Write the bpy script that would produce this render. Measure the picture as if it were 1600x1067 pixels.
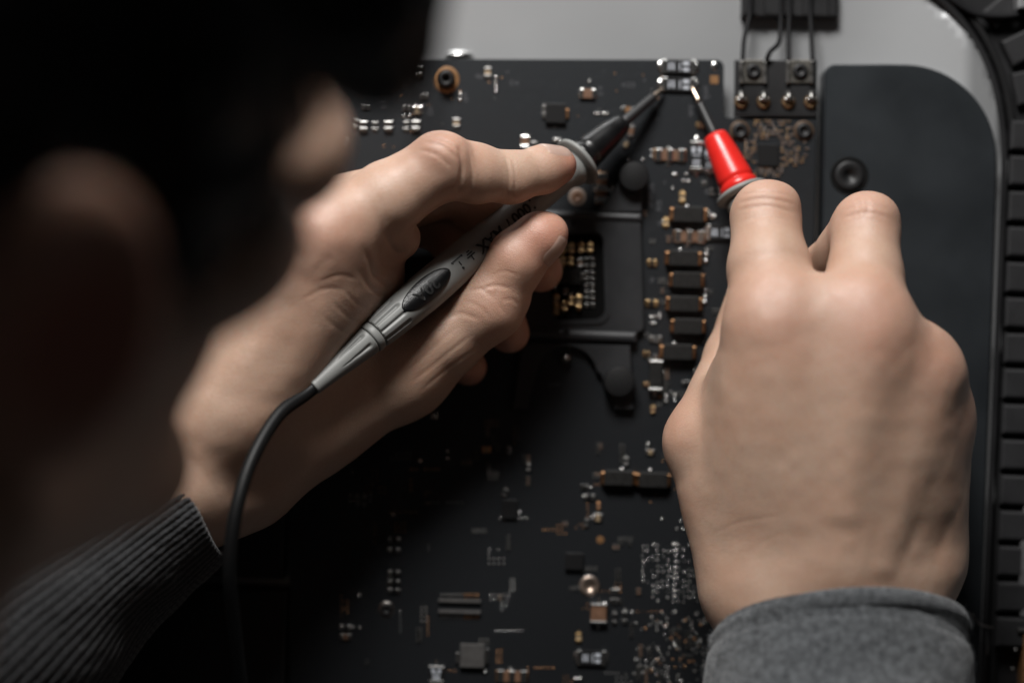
import bpy, math, random
import numpy as np
from mathutils import Vector, Matrix

random.seed(7)
RNG = np.random.default_rng(7)
scene = bpy.context.scene
for o in list(bpy.data.objects):
    bpy.data.objects.remove(o, do_unlink=True)
COL = scene.collection

# ------------------------------------------------------------------ camera
CAM_H = 0.66            # metres above the circuit board, looking straight down
FPX = 3120.0            # focal length in photograph pixels (1600 wide)
cam_data = bpy.data.cameras.new('camera')
cam_data.sensor_width = 36.0
cam_data.lens = FPX / 1600.0 * 36.0
cam_data.clip_start = 0.01
cam_data.clip_end = 20.0
cam_data.dof.use_dof = True
cam_data.dof.focus_distance = 0.616
cam_data.dof.aperture_fstop = 3.1
cam_data.dof.aperture_blades = 0
cam = bpy.data.objects.new('camera', cam_data)
cam.location = (0, 0, CAM_H)
COL.objects.link(cam)
scene.camera = cam

# ------------------------------------------------------------------ world and lamps
world = bpy.data.worlds.new('World')
scene.world = world
world.use_nodes = True
world.node_tree.nodes['Background'].inputs[0].default_value = (0.70, 0.67, 0.66, 1)
world.node_tree.nodes['Background'].inputs[1].default_value = 0.017


def area_lamp(name, loc, target, sx, sy, power, color):
    d = bpy.data.lights.new(name, 'AREA')
    d.shape = 'RECTANGLE'
    d.size = sx
    d.size_y = sy
    d.energy = power
    d.color = color
    ob = bpy.data.objects.new(name, d)
    ob.location = loc
    v = Vector(target) - Vector(loc)
    ob.rotation_euler = v.to_track_quat('-Z', 'Y').to_euler()
    COL.objects.link(ob)
    return ob


area_lamp('window_lamp', (-0.12, 0.725, 0.53), (0.01, 0.0, 0.02), 0.32, 0.24, 11.4, (1.0, 0.98, 0.955))

scene.view_settings.view_transform = 'Standard'
scene.view_settings.look = 'None'
scene.view_settings.exposure = 0.0
scene.view_settings.gamma = 1.0
scene.view_settings.use_curve_mapping = False
scene.cycles.use_denoising = True
scene.cycles.max_bounces = 8
scene.cycles.sample_clamp_indirect = 4.0

# ------------------------------------------------------------------ helpers


def P(px, py, z=0.0):
    """Photograph pixel -> world point (metres) on the plane at height z (mm)."""
    z = z * 0.001
    k = (CAM_H - z) / FPX
    return Vector(((px - 800.0) * k, (533.5 - py) * k, z))


def Pm(px, py, z=0.0):
    return np.array(P(px, py, z)) * 1000.0


K0 = CAM_H / FPX        # metres per pixel on the board plane


def srgb(r, g, b):
    def f(c):
        c /= 255.0
        return c / 12.92 if c <= 0.04045 else ((c + 0.055) / 1.055) ** 2.4
    return (f(r), f(g), f(b), 1.0)


MATS = {}


def mat(name, col, rough=0.5, metal=0.0, spec=0.5, noise=None, bump=None, coat=0.0, sss=None, var=None, emit=None):
    """Principled material; noise=(scale, amount) varies value, bump=(scale, strength, distance)."""
    if name in MATS:
        return MATS[name]
    m = bpy.data.materials.new(name)
    m.use_nodes = True
    nt = m.node_tree
    b = nt.nodes['Principled BSDF']
    c4 = tuple(col) if len(col) == 4 else (*col, 1.0)
    b.inputs['Base Color'].default_value = c4
    b.inputs['Roughness'].default_value = rough
    b.inputs['Metallic'].default_value = metal
    b.inputs['Specular IOR Level'].default_value = spec
    b.inputs['Coat Weight'].default_value = coat
    tc = nt.nodes.new('ShaderNodeTexCoord')
    if noise:
        n = nt.nodes.new('ShaderNodeTexNoise')
        n.inputs['Scale'].default_value = noise[0]
        n.inputs['Detail'].default_value = 5
        nt.links.new(tc.outputs['Object'], n.inputs['Vector'])
        mp = nt.nodes.new('ShaderNodeMapRange')
        mp.inputs[1].default_value = 0.3
        mp.inputs[2].default_value = 0.7
        mp.inputs[3].default_value = 1 - noise[1]
        mp.inputs[4].default_value = 1 + noise[1]
        nt.links.new(n.outputs['Fac'], mp.inputs[0])
        mx = nt.nodes.new('ShaderNodeVectorMath')
        mx.operation = 'SCALE'
        mx.inputs[0].default_value = c4[:3]
        nt.links.new(mp.outputs[0], mx.inputs['Scale'])
        nt.links.new(mx.outputs[0], b.inputs['Base Color'])
        r = nt.nodes.new('ShaderNodeMapRange')
        r.inputs[1].default_value = 0.3
        r.inputs[2].default_value = 0.7
        r.inputs[3].default_value = max(0.02, rough - 0.12 * noise[1] * 3)
        r.inputs[4].default_value = min(1, rough + 0.12 * noise[1] * 3)
        nt.links.new(n.outputs['Fac'], r.inputs[0])
        nt.links.new(r.outputs[0], b.inputs['Roughness'])
    if bump:
        n2 = nt.nodes.new('ShaderNodeTexNoise')
        n2.inputs['Scale'].default_value = bump[0]
        n2.inputs['Detail'].default_value = 4
        nt.links.new(tc.outputs['Object'], n2.inputs['Vector'])
        bp = nt.nodes.new('ShaderNodeBump')
        bp.inputs['Strength'].default_value = bump[1]
        bp.inputs['Distance'].default_value = bump[2]
        nt.links.new(n2.outputs['Fac'], bp.inputs['Height'])
        nt.links.new(bp.outputs[0], b.inputs['Normal'])
    if sss:
        b.inputs['Subsurface Weight'].default_value = sss
    MATS[name] = m
    return m


class MB:
    """Collects shapes; build() links them as ONE mesh object."""

    def __init__(self):
        self.v = []
        self.f = []
        self.m = []

    def add(self, vs, fs, mi=0):
        k = len(self.v)
        self.v += [tuple(x) for x in vs]
        self.f += [tuple(i + k for i in f) for f in fs]
        self.m += [mi] * len(fs)
        return self

    def cbox(self, x, y, z0, z1, w, h, ch=0.0, ang=0.0, mi=0):
        """Box standing on z0..z1 with chamfered top edges, turned by ang."""
        ca, sa = math.cos(ang), math.sin(ang)

        def ring(z, w_, h_):
            return [(x + ca * a - sa * b, y + sa * a + ca * b, z) for a, b in
                    ((-w_ / 2, -h_ / 2), (w_ / 2, -h_ / 2), (w_ / 2, h_ / 2), (-w_ / 2, h_ / 2))]
        rs = [ring(z0, w, h)]
        if ch > 0:
            rs += [ring(z1 - ch, w, h), ring(z1 - ch * 0.3, w - ch * 0.6, h - ch * 0.6), ring(z1, w - 2 * ch, h - 2 * ch)]
        else:
            rs += [ring(z1, w, h)]
        vs = [p for r in rs for p in r]
        fs = [(3, 2, 1, 0)]
        for k in range(len(rs) - 1):
            for j in range(4):
                a, b = k * 4 + j, k * 4 + (j + 1) % 4
                fs.append((a, b, b + 4, a + 4))
        t = (len(rs) - 1) * 4
        fs.append((t, t + 1, t + 2, t + 3))
        return self.add(vs, fs, mi)

    def prism(self, poly, z0, z1, ch=0.0, mi=0):
        """poly: list of (x, y) counter-clockwise."""
        n = len(poly)
        rs = [[(x, y, z0) for x, y in poly]]
        if ch > 0:
            ins = []
            for i in range(n):
                a, b, c = Vector(poly[i - 1]), Vector(poly[i]), Vector(poly[(i + 1) % n])
                d1 = (b - a).normalized()
                d2 = (c - b).normalized()
                nn = Vector((-d1.y - d2.y, d1.x + d2.x))
                nn = nn.normalized() if nn.length > 1e-9 else Vector((-d1.y, d1.x))
                ins.append(tuple(b + nn * ch))
            rs += [[(x, y, z1 - ch) for x, y in poly], [(x, y, z1) for x, y in ins]]
        else:
            rs += [[(x, y, z1) for x, y in poly]]
        vs = [p for r in rs for p in r]
        fs = [tuple(reversed(range(n)))]
        for k in range(len(rs) - 1):
            for j in range(n):
                a, b = k * n + j, k * n + (j + 1) % n
                fs.append((a, b, b + n, a + n))
        t = (len(rs) - 1) * n
        fs.append(tuple(range(t, t + n)))
        return self.add(vs, fs, mi)

    def revolve(self, prof, org=(0, 0, 0), axis=(0, 0, 1), up=(1, 0, 0), n=24, mi=0, disp=None, a0=0.0, a1=None):
        """prof: list of (s, r) along axis."""
        D = Vector(axis).normalized()
        U = (Vector(up) - D * Vector(up).dot(D)).normalized()
        W = D.cross(U)
        O = Vector(org)
        vs, fs = [], []
        for (s, r) in prof:
            for j in range(n):
                a = 2 * math.pi * j / n
                rr = r + (disp(s, a) if disp else 0)
                vs.append(O + D * s + (U * math.cos(a) + W * math.sin(a)) * rr)
        m = len(prof)
        for k in range(m - 1):
            for j in range(n):
                a, b = k * n + j, k * n + (j + 1) % n
                fs.append((a, b, b + n, a + n))
        if prof[0][1] > 1e-9:
            fs.append(tuple(reversed(range(n))))
        if prof[-1][1] > 1e-9:
            fs.append(tuple(range((m - 1) * n, m * n)))
        return self.add(vs, fs, mi)

    def dome(self, x, y, z, rx, ry, h, n=10, k=4, mi=0):
        vs, fs = [], []
        for i in range(k):
            t = (math.pi / 2) * i / k
            for j in range(n):
                a = 2 * math.pi * j / n
                vs.append((x + rx * math.cos(t) * math.cos(a), y + ry * math.cos(t) * math.sin(a), z + h * math.sin(t)))
        vs.append((x, y, z + h))
        for i in range(k - 1):
            for j in range(n):
                a, b = i * n + j, i * n + (j + 1) % n
                fs.append((a, b, b + n, a + n))
        for j in range(n):
            fs.append(((k - 1) * n + j, (k - 1) * n + (j + 1) % n, k * n))
        return self.add(vs, fs, mi)

    def tube(self, path, r, n=12, mi=0, caps=True):
        pts = [Vector(p) for p in path]
        rr = r if isinstance(r, (list, tuple)) else [r] * len(pts)
        T0 = (pts[1] - pts[0]).normalized()
        U = T0.orthogonal().normalized()
        vs, fs = [], []
        for i, p in enumerate(pts):
            T = (pts[min(i + 1, len(pts) - 1)] - pts[max(i - 1, 0)]).normalized()
            U = (U - T * U.dot(T)).normalized()
            W = T.cross(U)
            for j in range(n):
                a = 2 * math.pi * j / n
                vs.append(p + (U * math.cos(a) + W * math.sin(a)) * rr[i])
        for k in range(len(pts) - 1):
            for j in range(n):
                a, b = k * n + j, k * n + (j + 1) % n
                fs.append((a, b, b + n, a + n))
        if caps:
            fs.append(tuple(reversed(range(n))))
            fs.append(tuple(range((len(pts) - 1) * n, len(pts) * n)))
        return self.add(vs, fs, mi)

    def build(self, name, mats, parent=None, smooth=False):
        me = bpy.data.meshes.new(name)
        me.from_pydata(self.v, [], self.f)
        for m in (mats if isinstance(mats, (list, tuple)) else [mats]):
            me.materials.append(m)
        if len(me.polygons):
            me.polygons.foreach_set('material_index', self.m)
            me.polygons.foreach_set('use_smooth', [smooth] * len(me.polygons))
        me.update()
        return link(name, me, parent)


def link(name, me, parent=None):
    o = bpy.data.objects.new(name, me)
    COL.objects.link(o)
    if parent is not None:
        o.parent = parent
        if parent.type == 'EMPTY':
            o.matrix_parent_inverse = Matrix.Translation(-parent.location)
    return o


def thing(name, label, cat, group=None, loc=(0, 0, 0)):
    o = bpy.data.objects.new(name, None)
    o.location = loc
    o.empty_display_size = 0.01
    COL.objects.link(o)
    tag(o, label, cat, group)
    return o


def tag(o, label=None, cat=None, group=None, kind=None):
    if label:
        o['label'] = label
    if cat:
        o['category'] = cat
    if group:
        o['group'] = group
    if kind:
        o['kind'] = kind
    return o


def spline(pts, n=8):
    """Catmull-Rom through pts (tuples), n samples per span."""
    pts = [np.array(p, float) for p in pts]
    pp = [2 * pts[0] - pts[1]] + pts + [2 * pts[-1] - pts[-2]]
    out = []
    for i in range(1, len(pp) - 2):
        p0, p1, p2, p3 = pp[i - 1], pp[i], pp[i + 1], pp[i + 2]
        for k in range(n):
            t = k / n
            out.append(0.5 * ((2 * p1) + (-p0 + p2) * t + (2 * p0 - 5 * p1 + 4 * p2 - p3) * t * t + (-p0 + 3 * p1 - 3 * p2 + p3) * t ** 3))
    out.append(pts[-1])
    return out


# ------------------------------------------------------------------ distance-field modelling (mm)


def smin(a, b, k):
    h = np.maximum(k - np.abs(a - b), 0.0) / k
    return np.minimum(a, b) - h * h * k * 0.25


def smax(a, b, k):
    return -smin(-a, -b, k)


def rcone(p, a, b, r1, r2):
    """Round cone (tapered capsule)."""
    a = np.asarray(a, np.float32)
    b = np.asarray(b, np.float32)
    ba = b - a
    l2 = float(ba @ ba)
    l = math.sqrt(l2)
    pa = p - a
    t = np.clip((pa @ ba) / l2 + 0.0, 0, 1)
    # shift the foot along the axis so the taper is a true cone
    d = pa - t[:, None] * ba
    q = np.sqrt(np.einsum('ij,ij->i', d, d))
    if abs(r1 - r2) > 1e-6:
        t = np.clip(t + q * (r1 - r2) * -1.0 / l2 * 1.0, 0, 1)
        d = pa - t[:, None] * ba
        q = np.sqrt(np.einsum('ij,ij->i', d, d))
    return q - (r1 + (r2 - r1) * t)


def ellip(p, c, r, M=None):
    q = p - np.asarray(c, np.float32)
    if M is not None:
        q = q @ np.asarray(M, np.float32).T
    r = np.asarray(r, np.float32)
    k0 = np.sqrt((((q / r)) ** 2).sum(1))
    k1 = np.sqrt((((q / (r * r))) ** 2).sum(1)) + 1e-9
    return k0 * (k0 - 1.0) / k1


def frame(xa, ya):
    """Rows = local axes (x, y, z) from approximate x and y directions."""
    x = np.array(xa, float)
    x /= np.linalg.norm(x)
    y = np.array(ya, float)
    y -= x * (x @ y)
    y /= np.linalg.norm(y)
    return np.array([x, y, np.cross(x, y)])


def evalc(f, pts, cell=16.0):
    """Evaluate f over compact groups of points so that far shapes can be skipped."""
    pts = np.asarray(pts, np.float32)
    if not getattr(f, 'culls', False):
        return f(pts)
    key = np.floor(pts / cell).astype(np.int64)
    key -= key.min(0)
    m = key.max(0) + 1
    kk = (key[:, 0] * m[1] + key[:, 1]) * m[2] + key[:, 2]
    order = np.argsort(kk, kind='stable')
    cuts = np.flatnonzero(np.diff(kk[order])) + 1
    out = np.empty(len(pts), np.float32)
    for grp in np.split(order, cuts):
        q = pts[grp]
        lo_, hi_ = q.min(0), q.max(0)
        out[grp] = f(q, ((lo_ + hi_) / 2, float(np.linalg.norm(hi_ - lo_)) / 2))
    return out


def far(cull, a, b, r, k):
    """True when a capsule is too far from the group of points to matter."""
    if cull is None:
        return False
    c, R = cull
    ba = b - a
    t = min(1.0, max(0.0, float((c - a) @ ba) / (float(ba @ ba) + 1e-9)))
    return float(np.linalg.norm(c - a - t * ba)) - R - r > 5.0 + k


def sdf_grid(f, lo, hi, h, nb=8, slack=3.0):
    lo = np.array(lo, np.float32)
    nblk = np.ceil((np.array(hi) - lo) / (h * nb)).astype(int)
    dims = nblk * nb
    G = np.full(dims, 1e3, np.float32)
    bi = np.stack(np.meshgrid(*[np.arange(n) for n in nblk], indexing='ij'), -1).reshape(-1, 3)
    cen = lo + (bi + 0.5).astype(np.float32) * (nb * h) - h / 2
    dc = f(cen.astype(np.float32))  # exact: no culling here
    lim = nb * h * 0.87 + slack
    act = np.abs(dc) < lim
    Gb = G.reshape(nblk[0], nb, nblk[1], nb, nblk[2], nb)
    ins = bi[(~act) & (dc < 0)]
    Gb[ins[:, 0], :, ins[:, 1], :, ins[:, 2], :] = -1e3
    off = np.stack(np.meshgrid(*[np.arange(nb)] * 3, indexing='ij'), -1).reshape(-1, 3)
    A = bi[act]
    step = 4000
    for s in range(0, len(A), step):
        a = A[s:s + step]
        idx = a[:, None, :] * nb + off[None]
        pts = lo + idx.reshape(-1, 3).astype(np.float32) * h
        d = evalc(f, pts).reshape(len(a), nb, nb, nb)
        Gb[a[:, 0], :, a[:, 1], :, a[:, 2], :] = d
    return G, lo


def surface_nets(G, lo, h):
    S = G < 0
    nx, ny, nz = G.shape
    cnt = np.zeros((nx - 1, ny - 1, nz - 1), np.int8)
    for dx in (0, 1):
        for dy in (0, 1):
            for dz in (0, 1):
                cnt += S[dx:nx - 1 + dx, dy:ny - 1 + dy, dz:nz - 1 + dz]
    C = np.argwhere((cnt > 0) & (cnt < 8))
    ID = np.full(cnt.shape, -1, np.int64)
    ID[C[:, 0], C[:, 1], C[:, 2]] = np.arange(len(C))
    acc = np.zeros((len(C), 3))
    num = np.zeros(len(C))
    corners = [(dx, dy, dz) for dx in (0, 1) for dy in (0, 1) for dz in (0, 1)]
    for i, a in enumerate(corners):
        for b in corners[i + 1:]:
            if sum(abs(a[k] - b[k]) for k in range(3)) != 1:
                continue
            va = G[C[:, 0] + a[0], C[:, 1] + a[1], C[:, 2] + a[2]]
            vb = G[C[:, 0] + b[0], C[:, 1] + b[1], C[:, 2] + b[2]]
            m = (va < 0) != (vb < 0)
            t = np.clip(np.where(m, va / np.where(m, va - vb, 1), 0), 0, 1)
            pt = np.array(a)[None] + t[:, None] * (np.array(b) - np.array(a))[None]
            acc[m] += pt[m]
            num[m] += 1
    V = lo + (C + acc / num[:, None]) * h
    F = []
    for ax in range(3):
        u, w = (ax + 1) % 3, (ax + 2) % 3
        s0 = [slice(None)] * 3
        s1 = [slice(None)] * 3
        s0[ax] = slice(0, -1)
        s1[ax] = slice(1, None)
        ch = S[tuple(s0)] != S[tuple(s1)]
        E = np.argwhere(ch)
        ok = (E[:, u] > 0) & (E[:, w] > 0) & (E[:, u] < G.shape[u] - 1) & (E[:, w] < G.shape[w] - 1)
        E = E[ok]
        neg = S[E[:, 0], E[:, 1], E[:, 2]]

        def cell(du, dw):
            q = E.copy()
            q[:, u] += du
            q[:, w] += dw
            return ID[q[:, 0], q[:, 1], q[:, 2]]
        q = np.stack([cell(-1, -1), cell(0, -1), cell(0, 0), cell(-1, 0)], 1)
        q[~neg] = q[~neg][:, ::-1]
        F.append(q)
    F = np.concatenate(F)
    F = F[(F >= 0).all(1)]
    return V, F


def sdf_grad(f, V, e=0.35):
    V = V.astype(np.float32)
    g = np.stack([evalc(f, V + np.eye(3, dtype=np.float32)[k] * e) - evalc(f, V - np.eye(3, dtype=np.float32)[k] * e) for k in range(3)], 1) / (2 * e)
    n = np.linalg.norm(g, axis=1, keepdims=True) + 1e-9
    return g / n, n[:, 0]


def sdf_mesh(f, lo, hi, h, relax=2):
    G, lo = sdf_grid(f, lo, hi, h)
    V, F = surface_nets(G, lo, h)
    # relax along the surface, then project back on to it
    E = np.concatenate([F[:, [0, 1]], F[:, [1, 2]], F[:, [2, 3]], F[:, [3, 0]]])
    for it in range(relax):
        acc = np.zeros_like(V)
        num = np.zeros(len(V))
        for k in range(3):
            acc[:, k] = np.bincount(E[:, 0], V[E[:, 1], k], len(V)) + np.bincount(E[:, 1], V[E[:, 0], k], len(V))
        num = np.bincount(E[:, 0], minlength=len(V)) + np.bincount(E[:, 1], minlength=len(V))
        V = 0.5 * V + 0.5 * acc / np.maximum(num, 1)[:, None]
    g, n = sdf_grad(f, V)
    V = V - g * np.clip(evalc(f, V) / np.maximum(n, 0.3), -h, h)[:, None]
    return V, F, g


def np_mesh(name, V, F, mats, parent=None, attrs=None, smooth=True):
    me = bpy.data.meshes.new(name)
    nv, nf = len(V), len(F)
    me.vertices.add(nv)
    me.vertices.foreach_set('co', np.asarray(V, np.float32).ravel())
    me.loops.add(nf * 4)
    me.polygons.add(nf)
    me.loops.foreach_set('vertex_index', np.asarray(F, np.int32).ravel())
    me.polygons.foreach_set('loop_start', np.arange(0, nf * 4, 4, dtype=np.int32))
    me.polygons.foreach_set('use_smooth', np.full(nf, smooth))
    for m in (mats if isinstance(mats, (list, tuple)) else [mats]):
        me.materials.append(m)
    for k, a in (attrs or {}).items():
        at = me.attributes.new(k, 'FLOAT', 'POINT')
        at.data.foreach_set('value', np.asarray(a, np.float32))
    me.update(calc_edges=True)
    me.validate()
    return link(name, me, parent)


def vnoise(p, scale, seed=0):
    """Cheap smooth value noise in numpy, about -1..1."""
    q = p * scale + seed * 17.3
    i = np.floor(q).astype(np.int64)
    f = q - i
    f = f * f * (3 - 2 * f)
    out = 0
    for dx in (0, 1):
        for dy in (0, 1):
            for dz in (0, 1):
                n = (i[:, 0] + dx) * 374761393 + (i[:, 1] + dy) * 668265263 + (i[:, 2] + dz) * 2147483647 + seed * 97
                n = (n ^ (n >> 13)) * 1274126177
                v = ((n ^ (n >> 16)) & 0xffff) / 32767.5 - 1.0
                w = (f[:, 0] if dx else 1 - f[:, 0]) * (f[:, 1] if dy else 1 - f[:, 1]) * (f[:, 2] if dz else 1 - f[:, 2])
                out = out + v * w
    return out
# ------------------------------------------------------------------ materials of the machine
M_ALU = mat('aluminium', (0.50, 0.51, 0.52), 0.42, 0.75, noise=(9, 0.06), bump=(900, 0.06, 0.0002))
M_PCB = mat('solder_mask', (0.0062, 0.0068, 0.0080), 0.45, spec=0.6)
M_PCBE = mat('board_edge', (0.030, 0.027, 0.022), 0.6)
M_COVER = mat('cover_plastic', (0.0135, 0.0155, 0.018), 0.50, spec=0.5, noise=(30, 0.20), bump=(2600, 0.16, 0.0002))
M_BLACK = mat('black_plastic', (0.010, 0.010, 0.011), 0.45, noise=(60, 0.15))
M_RUBBER = mat('black_rubber', (0.006, 0.006, 0.0065), 0.66, spec=0.3, bump=(1500, 0.15, 0.0002))
M_FOAM = mat('rim_foam', (0.010, 0.010, 0.0115), 0.66, noise=(120, 0.2), bump=(2500, 0.3, 0.0003))
M_SOLDER = mat('solder', (0.66, 0.655, 0.64), 0.24, 1.0)
M_TIN = mat('tin', (0.27, 0.265, 0.255), 0.36, 1.0, noise=(700, 0.2))
M_COPPER = mat('copper', (0.48, 0.26, 0.13), 0.32, 1.0, noise=(500, 0.2))
M_GOLD = mat('gold', (0.58, 0.40, 0.20), 0.34, 1.0, noise=(500, 0.2))
M_PADCU = mat('bare_copper_pad', (0.27, 0.14, 0.06), 0.5, 0.4, noise=(600, 0.2))
M_CERAM = mat('ceramic_brown', (0.16, 0.085, 0.05), 0.5, noise=(600, 0.2))
M_CERAMT = mat('ceramic_tan', (0.30, 0.22, 0.13), 0.5, noise=(600, 0.2))
M_EPOXY = mat('epoxy_black', (0.008, 0.008, 0.0085), 0.46, spec=0.35, bump=(3500, 0.2, 0.0001))
M_FERR = mat('ferrite', (0.009, 0.0085, 0.008), 0.58, spec=0.35, noise=(900, 0.25), bump=(2500, 0.2, 0.0001))
M_PRINT = mat('white_print', (0.50, 0.53, 0.58), 0.6)
M_SILK = mat('grey_print', (0.10, 0.10, 0.11), 0.6)
M_BRACKET = mat('bracket_paint', (0.017, 0.018, 0.020), 0.48, 0.0, spec=0.5, noise=(80, 0.15))
M_SCREW = mat('black_screw', (0.014, 0.014, 0.015), 0.48, 0.3)
M_STEEL = mat('steel', (0.45, 0.42, 0.40), 0.30, 1.0, noise=(300, 0.2))
M_WIRE = mat('wire_jacket', (0.008, 0.008, 0.009), 0.6, spec=0.2)
M_GREYBAR = mat('grey_ferrite', (0.065, 0.062, 0.060), 0.55, noise=(500, 0.15))

M_PCB.node_tree.nodes['Principled BSDF'].inputs['Specular Tint'].default_value = (0.88, 0.94, 1.0, 1)
M_COVER.node_tree.nodes['Principled BSDF'].inputs['Specular Tint'].default_value = (0.86, 0.95, 1.0, 1)
# traces pressed into the solder mask: a fine relief on the board
nt = M_PCB.node_tree
bs = nt.nodes['Principled BSDF']
tc = nt.nodes.new('ShaderNodeTexCoord')
mpg = nt.nodes.new('ShaderNodeMapping')
mpg.inputs['Scale'].default_value = (1, 1, 0.0)
nt.links.new(tc.outputs['Object'], mpg.inputs['Vector'])
br = nt.nodes.new('ShaderNodeTexVoronoi')
br.distance = 'MANHATTAN'
br.feature = 'DISTANCE_TO_EDGE'
br.feature = 'F1'
br.inputs['Scale'].default_value = 190
nt.links.new(mpg.outputs[0], br.inputs['Vector'])
st = nt.nodes.new('ShaderNodeMath')
st.operation = 'GREATER_THAN'
st.inputs[1].default_value = 0.42
nt.links.new(br.outputs['Distance'], st.inputs[0])
nz = nt.nodes.new('ShaderNodeTexNoise')
nz.inputs['Scale'].default_value = 1400
nt.links.new(tc.outputs['Object'], nz.inputs['Vector'])
ad = nt.nodes.new('ShaderNodeMath')
ad.operation = 'MULTIPLY_ADD'
ad.inputs[1].default_value = 0.25
nt.links.new(nz.outputs['Fac'], ad.inputs[0])
nt.links.new(st.outputs[0], ad.inputs[2])
bp = nt.nodes.new('ShaderNodeBump')
bp.inputs['Strength'].default_value = 0.25
bp.inputs['Distance'].default_value = 0.00006
nt.links.new(ad.outputs[0], bp.inputs['Height'])
nt.links.new(bp.outputs[0], bs.inputs['Normal'])
mr = nt.nodes.new('ShaderNodeMapRange')
mr.inputs[3].default_value = 0.42
mr.inputs[4].default_value = 0.52
nt.links.new(nz.outputs['Fac'], mr.inputs[0])
nt.links.new(mr.outputs[0], bs.inputs['Roughness'])


def poly_px(pts, z=0.0):
    out = [tuple(P(x, y, z))[:2] for x, y in pts]
    a = sum(out[i - 1][0] * out[i][1] - out[i][0] * out[i - 1][1] for i in range(len(out)))
    return out if a > 0 else out[::-1]


def arc_px(cx, cy, rx, ry, a0, a1, n=10):
    """Arc in pixel space; angles in degrees, 0 = right, 90 = up."""
    return [(cx + rx * math.cos(math.radians(a0 + (a1 - a0) * i / n)), cy - ry * math.sin(math.radians(a0 + (a1 - a0) * i / n))) for i in range(n + 1)]


# ------------------------------------------------------------------ housing of the computer
ZP = -9.0      # the aluminium back panel lies 9 mm under the board's top
housing = thing('computer_housing', 'opened silver computer housing with black ribbed rim along the right side', 'housing', loc=(0, 0, ZP * 0.001))
b = MB()
NX_, NY_ = 320, 150


RIM_Y = [-58, -18, 32, 96, 168, 260, 420, 640, 860, 1000, 1120]
RIM_X = [1400, 1452, 1502, 1541, 1562, 1569, 1563, 1554, 1544, 1538, 1534]


def panel_z(x, y):
    """The back panel dishes up towards the rim on the right; beyond the rim it lies flat and low."""
    kk = (CAM_H + 0.004) / FPX
    if x / kk + 800.0 > np.interp(533.5 - y / kk, RIM_Y, RIM_X) + 3:
        return ZP * 1e-3
    a = max(0.0, x - 0.10)
    c = max(0.0, y - 0.085)
    return ZP * 1e-3 + min(0.0080, 3.1 * a * a) + min(0.004, 0.5 * c * c)


vs_, fs_ = [], []
for lay in (0, 1):
    for i_ in range(NX_ + 1):
        for j_ in range(NY_ + 1):
            x_, y_ = -0.35 + 0.70 * i_ / NX_, -0.25 + 0.50 * j_ / NY_
            vs_.append((x_, y_, panel_z(x_, y_) - 0.002 * lay))
n1_ = NY_ + 1
o_ = (NX_ + 1) * n1_
for i_ in range(NX_):
    for j_ in range(NY_):
        a_ = i_ * n1_ + j_
        fs_.append((a_, a_ + n1_, a_ + n1_ + 1, a_ + 1))
        fs_.append((o_ + a_, o_ + a_ + 1, o_ + a_ + n1_ + 1, o_ + a_ + n1_))
b.add(vs_, fs_)
b.build('back_panel', M_ALU, housing, True)
p = P(716, 86, -5)
MB().dome(p.x, p.y, -9.2e-3, 24 * K0, 10 * K0, 3.6e-3, 24, 6).build('boss', mat('polished_boss', (0.75, 0.75, 0.74), 0.25, 1.0), housing, True)


def band(pts, w_px, z0, z1, name, m, parent, ch=0.0006, n=8, shift=0.0):
    """A wall that follows a pixel polyline (centre line), w_px wide."""
    c = spline([(x, y) for x, y in pts], n)
    L, R = [], []
    for i, p in enumerate(c):
        t = c[min(i + 1, len(c) - 1)] - c[max(i - 1, 0)]
        t /= np.linalg.norm(t)
        nn = np.array([-t[1], t[0]])
        p = p - nn * shift
        L.append(P(*(p + nn * w_px / 2), z1))
        R.append(P(*(p - nn * w_px / 2), z1))
    vs, fs = [], []
    z0m, z1m = z0 * 1e-3, z1 * 1e-3
    for l, r in zip(L, R):
        d = (r - l).normalized() * ch
        vs += [(l.x, l.y, z0m), (l.x, l.y, z1m - ch), (l.x + d.x, l.y + d.y, z1m), (r.x - d.x, r.y - d.y, z1m), (r.x, r.y, z1m - ch), (r.x, r.y, z0m)]
    for i in range(len(L) - 1):
        for j in range(5):
            a = i * 6 + j
            fs.append((a, a + 1, a + 7, a + 6))
    fs.append((5, 4, 3, 2, 1, 0))
    k = (len(L) - 1) * 6
    fs.append((k, k + 1, k + 2, k + 3, k + 4, k + 5))
    return MB().add(vs, fs).build(name, m, parent, smooth=False)


rim_line = [(1400, -58), (1452, -18), (1502, 32), (1541, 96), (1562, 168), (1569, 260), (1563, 420), (1554, 640), (1544, 860), (1538, 1000), (1534, 1120)]
band(rim_line, 13, ZP - 0.5, -0.8, 'inner_wall', M_BLACK, housing)
band(rim_line, 11, ZP - 0.5, -1.8, 'gasket', M_RUBBER, housing, shift=16)
band(rim_line, 110, ZP - 1.5, ZP + 4.0, 'channel_floor', M_BLACK, housing, shift=62)
# foam cells along the rim
ys = [185 + 55.4 * i for i in range(15)]
for i, y in enumerate(ys):
    x0 = 1579 - (y - 185) * 0.030
    c0 = P(x0 + 34, y + 27, 0)
    mb = MB()
    mb.cbox(c0.x, c0.y, (ZP + 3.5) * 1e-3, (0.6 + 0.25 * random.uniform(-1, 1)) * 1e-3, 68 * K0, 46 * K0, 0.0009, math.radians(-1.8 + random.uniform(-.5, .5)))
    mb.build('foam_cell', M_FOAM, housing)
for (x, y, w, h, a) in ((1622, 132, 70, 52, 12), (1604, 70, 62, 44, 26), (1570, 12, 56, 34, 40)):
    c0 = P(x, y, 0)
    MB().cbox(c0.x, c0.y, (ZP + 3.5) * 1e-3, -2.0e-3, w * K0, h * K0, 0.0009, math.radians(a)).build('foam_cell', M_FOAM, housing)
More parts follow.
